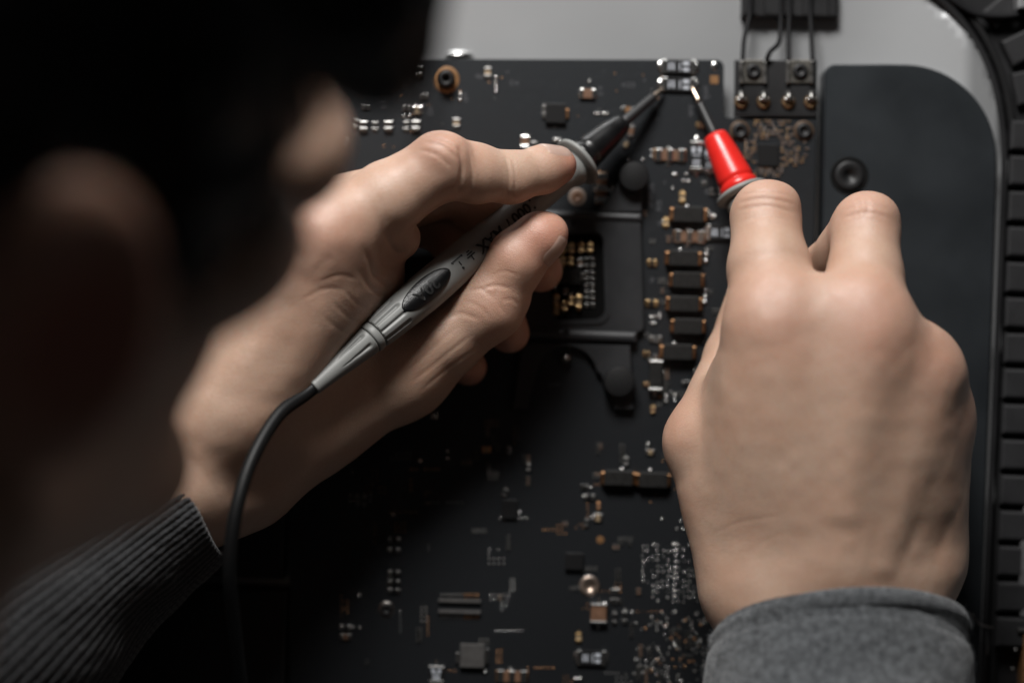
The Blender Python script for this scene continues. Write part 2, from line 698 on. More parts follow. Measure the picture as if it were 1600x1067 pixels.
# cable that lies along the corner of the rim, and the flat lip at the far right
pth = [P(*q) for q in ((1455, -25, -1), (1490, 2, -1), (1525, 22, -1), (1565, 26, -1), (1600, 22, -1), (1680, 12, -1))]
MB().tube([Vector(v) for v in spline(pth, 6)], 0.0012, 10).build('edge_cable', M_WIRE, housing, True)
band([(1650, -20), (1645, 300), (1630, 620), (1606, 850), (1606, 962)], 22, ZP, 0.5, 'outer_lip', mat('dull_aluminium', (0.20, 0.20, 0.205), 0.5, 0.6, noise=(300, .15)), housing)
c0 = P(1640, -10, 3)
MB().cbox(c0.x, c0.y, ZP * 1e-3, 3e-3, 100 * K0, 40 * K0, 0.0005, math.radians(4)).build('corner_plate', M_ALU, housing)
# metal fittings in the lower right corner
c0 = P(1612, 985, 1)
MB().cbox(c0.x, c0.y, ZP * 1e-3, 1.5e-3, 44 * K0, 8 * K0, 0.0004, math.radians(-2)).build('lower_ledge', M_TIN, housing)
c0 = P(1601, 1045, 1)
MB().cbox(c0.x, c0.y, ZP * 1e-3, 1.0e-3, 6 * K0, 110 * K0, 0.0003, math.radians(-2)).build('contact_strip', M_PADCU, housing)
pth = [P(*q) for q in ((1519, 958, 4), (1524, 968, 4.2), (1534, 976, 4.2), (1552, 980, 4))]
MB().tube([Vector(v) for v in spline(pth, 6)], 0.00032, 8).build('wire_clip', M_STEEL, housing, True)
for q in ((1586, 992), (1588, 1015), (1583, 1045)):
    c0 = P(*q, 0)
    MB().dome(c0.x, c0.y, -1e-3, 4 * K0, 3 * K0, 0.0009).build('rivet', M_TIN, housing, True)

# ------------------------------------------------------------------ cover plate on the right
cover = thing('cover_plate', 'dark grey rounded speaker cover with a sunken screw, right of the board', 'cover', loc=tuple(P(1410, 600, ZP)))
outl = [(1277, 1130), (1281, 520), (1286, 300), (1289, 118)] + arc_px(1305, 117, 16, 16, 178, 92, 5) + [(1340, 101), (1380, 100.5)] + \
    arc_px(1412, 245, 145, 144, 88, 4, 16) + [(1557, 268), (1549, 520), (1540, 760), (1528, 1130)]
b = MB()
b.prism(poly_px(outl, 2.0), (ZP - 0.3) * 1e-3, 2.0e-3, 0.0005)
cp = b.build('plate', M_COVER, cover)
sp = P(1327, 275, 2)
# sunken screw: recess shade put into a raised near-black ring, head inside
b = MB()
r0 = 30 * K0
b.revolve([(0.05e-3, r0 * 1.0), (0.22e-3, r0 * 0.97), (0.22e-3, r0 * 0.90), (0.06e-3, r0 * 0.84), (0.05e-3, r0 * 0.80)], tuple(sp), (0, 0, 1), n=40)
b.build('recess_shade_ring', mat('recess_shade_black', (0.002, 0.002, 0.002), 0.7, spec=0.2), cover, True)
b = MB()
b.revolve([(0.03e-3, r0 * 0.80), (0.75e-3, r0 * 0.76), (0.95e-3, r0 * 0.66), (1.0e-3, r0 * 0.30), (0.25e-3, r0 * 0.24), (0.2e-3, 0.0)], tuple(sp), (0, 0, 1), n=36)
b.build('screw', M_SCREW, cover, True)

# ------------------------------------------------------------------ the circuit board
board = thing('circuit_board', 'large charcoal circuit board full of tiny components under both hands', 'circuit board', loc=tuple(P(880, 600, -1.6)))
outl = [(452, 1140), (452, 700), (462, 96), (470, 92)] + [(1116, 94)] + arc_px(1119, 105, 12, 11, 80, 5, 5) + [(1131, 176)] + \
    arc_px(1140, 176, 9, 9, 180, 262, 5)[1:] + [(1277, 184), (1273, 420), (1255, 1140)]
MB().prism(poly_px(outl), -1.6e-3, 0.0, 0.00012).build('board', M_PCB, board)
for (x, y) in ((560, 250), (1200, 500), (700, 1000), (1180, 1020)):
    p = P(x, y, ZP)
    MB().revolve([(0, 0.0030), (7.3e-3, 0.0030)], tuple(p), n=16).build('standoff_post', M_STEEL, board, True)

BA = math.radians(-1.6)


def comp(name, build, mats, kind=None):
    mb = MB()
    build(mb)
    return mb.build(name, mats, board)


def two_term(px, py, L, W, H, ang=0.0, body=M_CERAM, term=M_SOLDER, name='capacitor', tf=0.26, puff=1.06, parent=None):
    """Chip part with two metal ends. L along local x in px; H in mm."""
    p = P(px, py)
    a = BA + math.radians(ang)
    l, w, h = L * K0, W * K0, H * 1e-3
    mb = MB()
    mb.cbox(p.x, p.y, 0.00004, h * 0.94, l * (1 - tf), w * 0.96, min(w, h) * 0.08, a, 0)
    for s in (-1, 1):
        q = s * (l / 2 - l * tf / 2)
        x, y = p.x + math.cos(a) * q, p.y + math.sin(a) * q
        mb.cbox(x, y, 0.00002, h, l * tf, w * puff, min(w * .3, h * .3, l * tf * .35), a, 1)
    # solder fillets at both ends
    for s in (-1, 1):
        q = s * (l / 2 + l * 0.02)
        x, y = p.x + math.cos(a) * q, p.y + math.sin(a) * q
        mb.dome(x, y, 0.00001, l * 0.10, w * 0.46, h * 0.55, 8, 3, 1)
    o = mb.build(name, [body, term], parent or board)
    return o


def inductor(px, py, L=54, W=25, H=3.2, ang=0.0):
    p = P(px, py)
    a = BA + math.radians(ang)
    l, w, h = L * K0, W * K0, H * 1e-3
    mb = MB()
    mb.cbox(p.x, p.y, 0.0002, h, l * 0.86, w, 0.00035, a, 0)
    o = mb.build('inductor', M_FERR, board)
    for s in (-1, 1):
        q = s * l * 0.45
        x, y = p.x + math.cos(a) * q, p.y + math.sin(a) * q
        t = MB()
        t.cbox(x, y, 0.00005, h * 0.80, l * 0.15, w * 0.80, 0.0004, a, 0)
        t.build('terminal', M_COPPER if random.random() < .8 else M_GOLD, o)
    for k in (-0.22, 0.0, 0.22):
        x, y = p.x + math.cos(a) * l * k, p.y + math.sin(a) * l * k
        mb = None
    return o


def white_marks(o, px, py, L, W, H, ang, spec):
    """Flat printed strokes on a part; spec = list of (dx, dy, w, h) in px."""
    p = P(px, py)
    a = BA + math.radians(ang)
    mb = MB()
    for (dx, dy, w, h) in spec:
        x = p.x + (math.cos(a) * dx - math.sin(a) * -dy) * K0
        y = p.y + (math.sin(a) * dx + math.cos(a) * -dy) * K0
        mb.cbox(x, y, H * 1e-3, H * 1e-3 + 0.00002, w * K0, h * K0, 0, a)
    return mb.build('printed_mark', M_PRINT, o)


def resistor(px, py, L=56, W=24, H=1.1, ang=0.0, marks=True):
    o = two_term(px, py, L, W, H, ang, M_EPOXY, M_SOLDER, 'resistor', 0.16, 1.0)
    if marks:
        s = L / 56.0
        white_marks(o, px, py, L, W, H * 0.94, ang, [(12 * s, -5, 10 * s, 6), (12 * s, 4.5, 10 * s, 5), (-12 * s, -4, 8 * s, 2.2), (-15.5 * s, 0, 2.2, 12), (-8 * s, 0, 2.2, 12), (2 * s, 0, 1.8, 13), (-12 * s, 2, 6 * s, 2)])
    return o


def filter3(px, py, ang=0.0, s=1.0):
    p = P(px, py)
    a = BA + math.radians(ang)
    ca, sa = math.cos(a), math.sin(a)
    mb = MB()

    def bx(dx, dy, w, h, z, m, ch=0.0002):
        x, y = p.x + (ca * dx - sa * dy) * K0 * s, p.y + (sa * dx + ca * dy) * K0 * s
        mb.cbox(x, y, 0.00003, z * 1e-3, w * K0 * s, h * K0 * s, ch, a, m)
    bx(0, 0, 44, 17, 0.85, 0)
    o = mb.build('filter', M_CERAM, board)
    for dx, w in ((-18, 11), (0, 10), (18, 11)):
        mb = MB()
        bx(dx, 0, w, 20, 0.98, 0, 0.0003)
        if dx == 0:
            bx(-3, -2, 6, 32, 0.30, 0, 0.0001)
        mb.build('terminal', M_SOLDER if dx else M_SOLDER, o)
        mb = MB()
        bx(dx * 1.28 if dx else -5, 0, 5, 18, 0.60, 0, 0.0002)
        mb.build('terminal_edge', M_COPPER, o)
    return o


def chip(px, py, W, H_, Z, ang=0.0, m=M_EPOXY, pins=None):
    p = P(px, py)
    a = BA + math.radians(ang)
    mb = MB()
    mb.cbox(p.x, p.y, 0.00005, Z * 1e-3, W * K0, H_ * K0, 0.00015, a)
    o = mb.build('chip', m, board)
    for (dx, dy, w, h, mm) in (pins or []):
        x = p.x + (math.cos(a) * dx - math.sin(a) * -dy) * K0
        y = p.y + (math.sin(a) * dx + math.cos(a) * -dy) * K0
        MB().cbox(x, y, 0.00002, Z * 0.55e-3, w * K0, h * K0, 0.0001, a).build('terminal', mm, o)
    return o


# --- parts large enough to pick apart, placed from the photograph
for (x, y) in ((574, 112), (613, 111), (652, 111), (568, 197), (607, 197), (650, 197)):
    two_term(x, y, 17, 13, 1.5, 90, M_EPOXY, M_TIN, tf=0.42)
for (x, y, L, W, an) in ((593, 117, 15, 8, 78), (638, 117, 15, 8, 84), (555, 193, 15, 7, 74), (586, 197, 15, 9, 90), (635, 197, 16, 9, 90), (635, 168, 12, 9, 0),
                         (572, 166, 11, 8, 0), (662, 151, 11, 8, 0), (713, 193, 15, 10, 90), (538, 222, 12, 7, 70), (762, 114, 16, 10, 90)):
    two_term(x, y, L, W, 0.7, an, M_CERAMT if W > 9 else M_EPOXY, M_TIN, tf=0.34)
two_term(652, 172, 15, 13, 0.9, 0, M_CERAMT, M_SOLDER, tf=0.4)
two_term(820, 222, 20, 13, 1.0, 90, M_CERAM, M_SOLDER)
two_term(834, 228, 13, 8, 0.7, 90, M_EPOXY, M_TIN)
two_term(918, 147, 24, 15, 1.2, 0, M_CERAM, M_SOLDER)
two_term(981, 172, 18, 9, 0.6, -6, M_PADCU, M_SOLDER, tf=0.3)
two_term(986, 206, 18, 8, 0.7, 80, M_CERAM, M_TIN)
two_term(978, 226, 12, 7, 0.6, 60, M_CERAMT, M_TIN)
two_term(1095, 196, 13, 9, 0.7, 0, M_CERAM, M_GOLD)
chip(868, 178, 32, 30, 1.7, 0, M_EPOXY, [(-18, -8, 6, 9, M_TIN), (-18, 3, 6, 9, M_TIN), (18, 0, 5, 14, M_COPPER)])
resistor(1060, 105, 54, 22)
resistor(1060, 133, 54, 22)
resistor(1088, 245, 48, 21, ang=90)
resistor(1109, 249, 44, 17, ang=90)
resistor(1126, 364, 48, 24)
filter3(1047, 243)
filter3(940, 294, 90)
filter3(1077, 370)
filter3(800, 1056)
for (x, y, L) in ((1075, 336, 56), (1067, 404, 54), (1072, 438, 52), (1068, 475, 54), (1074, 510, 52), (1058, 550, 54)):
    inductor(x, y, L, 25)
inductor(966, 746, 52, 24, 3.0)
inductor(1020, 749, 52, 24, 3.0)
two_term(1024, 587, 50, 21, 2.6, 90, M_FERR, M_SOLDER, 'capacitor', tf=0.14)
for (x, y, L, W, an, bm, tm) in ((1066, 309, 17, 9, 90, M_CERAMT, M_GOLD), (1040, 348, 14, 9, 90, M_CERAMT, M_GOLD), (1019, 411, 14, 10, 0, M_EPOXY, M_GOLD), (1018, 474, 18, 10, 0, M_EPOXY, M_GOLD),
                                 (1024, 530, 18, 10, 0, M_GREYBAR, M_TIN), (1010, 553, 9, 9, 0, M_EPOXY, M_GOLD), (1020, 640, 12, 7, 90, M_CERAM, M_GOLD), (1090, 578, 12, 6, 40, M_EPOXY, M_TIN), (1072, 598, 12, 6, 0, M_EPOXY, M_TIN),
                                 (1016, 706, 13, 8, 0, M_CERAMT, M_SOLDER), (978, 720, 13, 8, 90, M_EPOXY, M_TIN), (913, 761, 10, 9, 0, M_EPOXY, M_TIN), (921, 776, 16, 8, 0, M_EPOXY, M_TIN),
                                 (934, 808, 14, 12, 0, M_CERAMT, M_SOLDER), (916, 816, 12, 7, 80, M_EPOXY, M_TIN), (935, 790, 12, 6, 90, M_CERAM, M_COPPER), (760, 702, 12, 10, 0, M_CERAMT, M_COPPER), (789, 769, 12, 8, 70, M_EPOXY, M_SOLDER),
                                 (904, 995, 15, 9, 90, M_CERAMT, M_GOLD), (976, 963, 20, 9, 90, M_EPOXY, M_SOLDER), (960, 965, 18, 7, 90, M_EPOXY, M_TIN), (960, 930, 22, 13, 90, M_EPOXY, M_SOLDER), (678, 650, 9, 9, 0, M_CERAMT, M_SOLDER),
                                 (826, 729, 12, 6, 90, M_EPOXY, M_TIN), (795, 703, 10, 6, 90, M_EPOXY, M_TIN), (564, 775, 14, 7, 0, M_EPOXY, M_TIN), (564, 787, 12, 6, 0, M_EPOXY, M_TIN), (540, 980, 18, 9, 0, M_EPOXY, M_SOLDER), (540, 994, 16, 9, 0, M_CERAM, M_TIN),
                                 (1107, 1040, 14, 8, 0, M_CERAMT, M_SOLDER), (1010, 600, 9, 6, 0, M_CERAM, M_GOLD), (1112, 300, 10, 7, 90, M_EPOXY, M_TIN), (1107, 338, 16, 8, 0, M_EPOXY, M_SOLDER), (1084, 243, 8, 6, 0, M_CERAM, M_TIN)):
    two_term(x, y, L, W, 0.75, an, bm, tm, tf=0.34)
two_term(935, 957, 32, 25, 2.0, 90, M_CERAM, M_SOLDER, tf=0.16)
resistor(924, 1027, 46, 24)
resistor(682, 1052, 26, 24, ang=90)
chip(897, 876, 28, 26, 1.4, 0, M_EPOXY)
chip(738, 1023, 38, 36, 1.6, 0, M_GREYBAR, [(-23, 4, 5, 16, M_TIN), (23, 0, 6, 24, M_SOLDER)])
chip(796, 795, 24, 30, 1.0, 0, M_EPOXY)
for y in (842, 859, 894, 909, 922):
    two_term(616, y, 17, 7, 0.8, 0, M_EPOXY, M_TIN, tf=0.3)
# flat connector
for y in (938, 955):
    p = P(718, y)
    o = MB().cbox(p.x, p.y, 0.00003, 0.0011, 66 * K0, 5 * K0, 0.0001, BA).build('connector_bar', M_GREYBAR, board)
for i in range(10):
    for y in (931, 963):
        p = P(690 + i * 6.2, y)
        MB().cbox(p.x, p.y, 0.00003, 0.0004, 3 * K0, 7 * K0, 0.0001, BA).build('connector_pin', M_COPPER if i > 5 else M_TIN, board)
# pads
for (x, y, w, h, m) in ((1117, 104, 12, 14, M_SOLDER), (1116, 125, 13, 13, M_PADCU), (1257, 299, 10, 10, M_PADCU), (938, 843, 12, 12, M_PADCU)):
    p = P(x, y)
    if w == 13:
        MB().cbox(p.x, p.y, 0.00002, 0.00010, w * K0, h * K0, 0.00003, BA).build('pad', m, board)
    else:
        MB().dome(p.x, p.y, 0.00002, w * K0 / 2, h * K0 / 2, 0.00025 if m is M_SOLDER else 0.00006, 16, 3).build('pad', m, board, True)


def ring_screw(px, py, r_ring, r_head, m_ring, m_head, z=0.0, h=1.2, parent=None, hole=0.35):
    p = P(px, py, z)
    k = K0
    MB().revolve([(0.00003, r_ring * k), (0.00012, r_ring * k * 0.98), (0.00012, r_head * k * 0.8), (0.00003, r_head * k * 0.8)], tuple(p), n=32).build('screw_pad', m_ring, parent or board, True)
    MB().revolve([(0.0001, r_head * k), (h * 0.7e-3, r_head * k), (h * 1e-3, r_head * k * 0.86), (h * 1e-3, r_head * k * hole * 1.1), (h * 0.45e-3, r_head * k * hole), (h * 0.4e-3, 0)], tuple(p), n=28).build('screw', m_head, parent or board, True)


ring_screw(697, 125, 21, 14, M_PADCU, M_SCREW, h=4.0)
ring_screw(921, 915, 17, 15.5, M_STEEL, mat('washer_bronze', (0.42, 0.33, 0.27), 0.38, 0.9, noise=(400, .15)), h=0.5, hole=0.42)
ring_screw(604, 952, 13, 9, M_STEEL, M_SCREW, h=0.8)
ring_screw(902, 308, 14, 9, mat('dull_ring', (0.22, 0.17, 0.14), 0.6, 0.3), M_CERAM, h=0.4)

# solder points, vias and the smallest parts: too small to pick apart
pts = [(719, 147, 4, 0), (719, 155.5, 4.4, 0), (631, 181, 4, 0), (640, 181, 4, 0), (775, 121, 3.6, 0), (775, 129, 3.6, 0), (775, 136, 3.6, 0), (775, 143, 3.6, 0), (867, 219, 5, 0), (873, 219, 5, 0),
       (930, 178, 3.4, 0), (935, 178, 3.6, 0), (944, 178, 3.8, 0), (949, 178, 3.2, 0), (864, 165, 3.4, 0), (921, 127, 3.2, 0), (1018, 236, 3, 0), (1018, 244, 3, 0), (1053, 272, 3, 0), (1056, 273, 3.4, 0), (1072, 272, 3, 0), (1068, 283, 3, 0),
       (1076, 283, 3.6, 0), (1051, 294, 3, 0), (1100, 285, 3, 0), (982, 251, 3, 0), (1004, 250, 3, 0), (957, 292, 3.4, 0), (1124, 294, 4, 0), (1124, 303, 4, 0), (1074, 323, 4.4, 0), (1106, 330, 3.6, 0), (1108, 337, 5, 0), (1117, 338, 4.4, 0),
       (1063, 391, 4.8, 0), (1104, 390, 3.2, 0), (1104, 398, 5.4, 0), (1103, 408, 5.4, 0), (1103, 454, 3.2, 0), (1102, 463, 5.2, 0), (1101, 472, 5.2, 0), (1017, 495, 3.4, 0), (1023, 495, 3.4, 0), (1031, 490, 3, 0), (1031, 496, 3, 0),
       (1018, 505, 3.6, 0), (1023, 505, 3.4, 0), (1054, 537, 4.8, 0), (1037, 581, 4, 0), (1041, 618, 3.4, 0), (1041, 626, 3.2, 0), (1055, 617, 3.6, 0), (1055, 625, 3.6, 0), (1036, 347, 4.0, 0), (1040, 352, 4.4, 0),
       (972, 733, 4.6, 0), (1016, 735, 4.8, 0), (910, 762, 3, 0), (923, 762, 3, 0), (912, 775, 3.2, 0), (922, 775, 3.2, 0), (927, 808, 3.8, 0), (934, 804, 4, 0), (933, 811, 4, 0), (678, 649, 5, 0), (656, 720, 4.4, 0), (699, 716, 3.4, 0),
       (699, 705, 2.6, 0), (796, 702, 4, 0), (788, 768, 4, 0), (812, 800, 3.6, 0), (614, 804, 3.4, 0), (559, 773, 3.8, 0), (569, 773, 3.8, 0), (538, 979, 4.6, 0), (552, 980, 3.2, 0), (562, 980, 3.2, 0), (562, 930, 4, 0), (922, 808, 2, 0), (899, 1060, 4.2, 0),
       (906, 1060, 4.2, 0), (758, 1049, 4, 0), (958, 961, 3, 0), (977, 957, 4, 0), (945, 943, 4.6, 0), (966, 921, 4, 0), (885, 553, 0, 0)] + [(x, y, 2.6, 0) for y in (405, 416, 427, 437, 457, 467, 477) for x in (917, 925)] + [(877, 385, 2.6, 0), (884, 385, 2.6, 0), (867, 449, 2.6, 0), (886, 459, 2.6, 0), (893, 459, 2.6, 0), (892, 472, 2.8, 0), (904, 404, 2.6, 0)]
mb = MB()
for (x, y, r, m) in pts:
    if r:
        p = P(x, y)
        mb.dome(p.x, p.y, 0.00001, r * K0 * .86, r * K0 * .86, r * K0 * 0.75, 10, 4, 0)
for y in range(852, 945, 8):
    for x in range(1004, 1150, 8):
        if random.random() < 0.74 and not (x < 1016 and y > 910):
            p = P(x + random.uniform(-1.5, 1.5), y + random.uniform(-1.5, 1.5))
            r = random.choice((1.5, 1.9, 2.3))
            mb.dome(p.x, p.y, 0.00001, r * K0, r * K0, r * K0 * 0.7, 8, 3, random.choice((0, 0, 0, 1)))
for y in range(850, 935, 9):
    p = P(1057 - (y - 850) * 0.04, y)
    mb.dome(p.x, p.y, 0.00001, 3 * K0, 3 * K0, 2.6 * K0, 8, 3, 0)
for i in range(230):
    x, y = random.uniform(985, 1150), random.uniform(955, 1090)
    p = P(x, y)
    r = random.uniform(1.1, 2.3)
    mb.dome(p.x, p.y, 0.00001, r * K0, r * K0 * random.uniform(.8, 1.8), r * K0 * 0.5, 8, 3, random.choice((0, 1, 1, 2)))
for i in range(46):
    cx, cy = random.uniform(530, 1000), random.uniform(640, 1060)
    nx_, ny_ = random.choice(((6, 1), (1, 5), (4, 2), (3, 3), (8, 1), (2, 4), (5, 2)))
    dx_ = random.uniform(5.5, 8)
    r = random.uniform(1.0, 1.9)
    mt_ = random.choice((0, 1, 2, 2))
    for u in range(nx_):
        for w in range(ny_):
            if random.random() < 0.85 and not (830 < cx + u * dx_ < 990 and 540 < cy < 690):
                p = P(cx + u * dx_, cy + w * dx_)
                mb.dome(p.x, p.y, 0.00001, r * K0, r * K0, r * K0 * 0.6, 8, 3, mt_)
for i in range(90):
    x, y = random.uniform(1010, 1150), random.uniform(560, 850)
    p = P(x, y)
    r = random.uniform(1.0, 2.6)
    mb.dome(p.x, p.y, 0.00001, r * K0, r * K0, r * K0 * 0.6, 8, 3, random.choice((0, 0, 1, 2)))
for i in range(80):
    x, y = random.uniform(470, 1120), random.uniform(110, 330)
    p = P(x, y)
    r = random.uniform(0.9, 1.6)
    mb.dome(p.x, p.y, 0.00001, r * K0, r * K0, r * K0 * 0.3, 8, 3, random.choice((1, 2, 3)))
tag(mb.build('solder_points', [M_SOLDER, M_TIN, M_COPPER, M_SILK], board, True), kind='stuff')
# tiny chip parts between the larger ones, and faint printed reference strokes
mb = MB()


def tiny(x, y, a, l, w, bi):
    p = P(x, y)
    l, w = l * K0, w * K0
    mb.cbox(p.x, p.y, 0.00002, 0.0004, l * .6, w * .9, 0.00003, a, bi)
    for s in (-1, 1):
        mb.cbox(p.x + math.cos(a) * s * l * .36, p.y + math.sin(a) * s * l * .36, 0.00002, 0.00044, l * .28, w, 0.0001, a, 1)


for i in range(110):
    rg = random.choice(((1036, 1120, 560, 720), (1036, 1120, 560, 720), (985, 1095, 950, 1060), (550, 800, 690, 1040), (880, 1000, 690, 950), (720, 830, 650, 840), (1005, 1050, 330, 640), (1085, 1130, 270, 560)))
    x, y = random.uniform(rg[0], rg[1]), random.uniform(rg[2], rg[3])
    row = random.random() < 0.5
    a = BA + (math.pi / 2 if row else 0)
    n_ = random.choice((2, 3, 4, 5)) if rg[1] - rg[0] > 50 else 2
    l, w = random.choice(((5.5, 2.8), (5, 2.6), (7.5, 3.8))) 
    bi = random.choice((0, 0, 0, 2))
    for k in range(n_):
        if row:
            tiny(x + k * (w + 2.2), y, a, l, w, bi)
        else:
            tiny(x, y + k * (w + 2.2), a, l, w, bi)
tag(mb.build('tiny_chip_parts', [M_EPOXY, mat('shaded_tin', (0.17, 0.165, 0.155), 0.42, 1.0), M_CERAM, M_CERAMT], board), kind='stuff')  # terminal tin darkened in colour, for shade over the lower board
mb = MB()


def silk(x, y, n, ang=0, s=1.0):
    """A run of faint stroke groups, unreadable in the photograph."""
    a = BA + math.radians(ang)
    for i in range(n):
        for (dx, dy, w, h) in random.sample([(-2, 0, 1, 6), (2, 0, 1, 6), (0, 3, 4, 1), (0, -3, 4, 1), (0, 0, 4, 1)], 3):
            qx, qy = (i * 7 + dx) * s, dy * s
            p = P(x, y)
            mb.cbox(p.x + (math.cos(a) * qx - math.sin(a) * qy) * K0, p.y + (math.sin(a) * qx + math.cos(a) * qy) * K0, 0.00001, 0.00003, w * s * K0, h * s * K0, 0, a)


silk(1016, 322, 5, 90, 1.2)
silk(1030, 326, 2, 90, 1.2)
for (x, y, n, an) in ((1080, 180, 3, 90), (1103, 152, 3, 90), (938, 146, 2, 90), (975, 133, 3, 0), (727, 156, 2, 90), (598, 165, 2, 90), (672, 178, 2, 90), (1019, 438, 1, 0), (1150, 330, 3, 90), (860, 600, 3, 0), (1012, 470, 2, 0), (1030, 350, 1, 0), (745, 120, 2, 0), (800, 130, 2, 0), (1105, 300, 2, 0)):
    silk(x, y, n, an)
tag(mb.build('printed_reference_strokes', M_SILK, board), kind='stuff')
# outlines of plane areas under the solder mask
mb = MB()
for pl in ([(770, 140), (840, 140), (858, 158), (862, 200)], [(738, 165), (740, 190), (770, 218), (830, 222)], [(1000, 150), (1040, 165), (1060, 200)], [(680, 225), (735, 232)], [(900, 120), (1000, 122)], [(950, 200), (1010, 190), (1030, 160)], [(600, 140), (660, 140), (672, 160)]):
    for k in range(len(pl) - 1):
        a, c = P(*pl[k]), P(*pl[k + 1])
        m_ = (a + c) / 2
        mb.cbox(m_.x, m_.y, 0.00001, 0.00004, (c - a).length, 1.6 * K0, 0.00001, math.atan2((c - a).y, (c - a).x))
tag(mb.build('copper_traces', M_PCB, board), kind='stuff')

# ------------------------------------------------------------------ black mounting bracket round the processor
brk = thing('mounting_bracket', 'black metal bracket with a rounded window, between the left thumb and the inductors', 'bracket', loc=tuple(P(900, 430, 0)))
BZ = 2.4e-3
mb = MB()


def quad_frame(outer, inner, z0, z1, mi=0):
    """Plate with a window: outer and inner loops of equal length."""
    n = len(outer)
    vs = [(x, y, z1) for x, y in outer] + [(x, y, z1) for x, y in inner] + [(x, y, z0) for x, y in outer] + [(x, y, z0) for x, y in inner]
    fs = []
    for j in range(n):
        k = (j + 1) % n
        fs += [(j, k, n + k, n + j), (2 * n + j, 2 * n + k, k, j)[::1], (n + j, n + k, 3 * n + k, 3 * n + j), (3 * n + j, 3 * n + k, 2 * n + k, 2 * n + j)]
    mb.add(vs, fs, mi)


def rrect(cx, cy, w, h, r, n=6, z=0.0, ang=-1.6):
    pts = []
    for (sx, sy, a0) in ((1, -1, 0), (-1, -1, 90), (-1, 1, 180), (1, 1, 270)):
        for i in range(n + 1):
            a = math.radians(a0 + 90 * i / n)
            pts.append((sx * (w / 2 - r) + r * math.cos(a), -(sy * (h / 2 - r)) + r * math.sin(a)))
    c, s = math.cos(math.radians(ang)), math.sin(math.radians(ang))
    return [tuple(P(cx + c * x + s * y, cy - (-s * x + c * y), z))[:2] for x, y in pts]


quad_frame(rrect(892, 428, 222, 186, 10, z=2.4), rrect(902, 432, 84, 134, 16, z=2.4), 1.3e-3, BZ)
mb.build('plate', M_BRACKET, brk)
mb = MB()
quad_frame(rrect(902, 432, 98, 150, 20, z=2.4), rrect(902, 432, 88, 138, 17, z=2.4), BZ - 0.0002, BZ + 0.0005)
mb.build('window_rim', M_BRACKET, brk)
mb = MB()
for (x, y, w, h, z) in ((896, 336, 214, 14, 3.3), (892, 523, 206, 17, 3.6)):
    p = P(x, y, z)
    MB().cbox(p.x, p.y, 1.2e-3, z * 1e-3, w * K0, h * K0, 0.0014, math.radians(-2.2)).build('stiffening_bar', mat('bar_paint', (0.022, 0.023, 0.026), 0.55, spec=0.55, noise=(80, .15)), brk)
for (x, y) in ((885, 519), (896, 349)):
    p = P(x, y, 3.6 if y > 400 else 2.4)
    MB().revolve([(0.00002, 5.5 * K0), (0.00008, 5.2 * K0), (0.00008, 0)], tuple(p), n=16).build('plug', M_EPOXY, brk)
MB().prism(rrect(902, 432, 92, 142, 17, z=0.1), 0.00001, 0.00006).build('window_shadow_sheet', mat('window_shadow_black', (0.002, 0.002, 0.002), 0.8, spec=0.15), brk)  # thin near-black sheet added for the shade inside the window
p = P(980, 308, 5)
mb = MB().prism(poly_px([(934, 332), (968, 282), (1006, 262), (1004, 332)], 5), 0.2e-3, 3.3e-3, 0.0008)
mb.build('corner_arm', M_BRACKET, brk)
for (x, y, r, z) in ((991, 276, 24, 7.0), (968, 597, 25, 6.0)):
    p = P(x, y, 0)
    q = P(x, y, z)
    MB().revolve([(0, r * K0 * 1.0), (z * 1e-3 - 0.0006, r * K0 * .97), (z * 1e-3 - 0.0002, r * K0 * .93), (z * 1e-3, r * K0 * .85), (z * 1e-3, 0)], (q.x, q.y, 0), n=32).build('standoff', M_RUBBER, brk, True)
mb = MB()
mb.prism(poly_px([(815, 535), (985, 540), (990, 640), (960, 640), (938, 585)] + arc_px(885, 590, 48, 48, 10, 170, 10) + [(826, 640), (800, 640)], 2), 0.2e-3, 2.6e-3, 0.0005)
mb.build('lower_arm', M_BRACKET, brk)
p = P(885, 560, 2)
MB().dome(p.x, p.y, 0.1e-3, 9.5 * K0, 9.5 * K0, 3.4e-3, 20, 6).build('spring_stud', M_STEEL, brk, True)
# capacitors inside the window
xs = (874, 884, 893, 908, 922)
for (x, y, L, W, bm) in ((879, 388, 17, 11, M_CERAMT), (893, 388, 16, 11, M_CERAMT), (908, 387, 16, 10, M_CERAMT), (922, 387, 16, 10, M_CERAMT), (879, 408, 15, 11, M_CERAMT), (892, 408, 15, 9, M_CERAMT), (906, 411, 13, 10, M_CERAM),
                         (869, 470, 22, 10, M_CERAMT), (882, 478, 16, 10, M_CERAMT), (892, 470, 14, 9, M_CERAMT), (904, 472, 24, 10, M_CERAMT), (869, 486, 12, 9, M_CERAMT), (883, 455, 10, 8, M_CERAM)):
    two_term(x, y, L * .92, W * .86, 2.0, 90, bm, M_GOLD if bm is M_CERAMT else M_TIN, tf=0.3)
chip(889, 432, 38, 24, 1.4, 0, M_FERR, [(21, 0, 5, 12, M_TIN)])
for y in (405, 416, 427, 437, 447, 457, 467, 477):
    two_term(921, y, 14, 6, 0.5, 0, M_EPOXY, M_TIN, tf=0.36)
two_term(911, 405, 12, 6, 0.5, 0, M_EPOXY, M_TIN, tf=0.36)

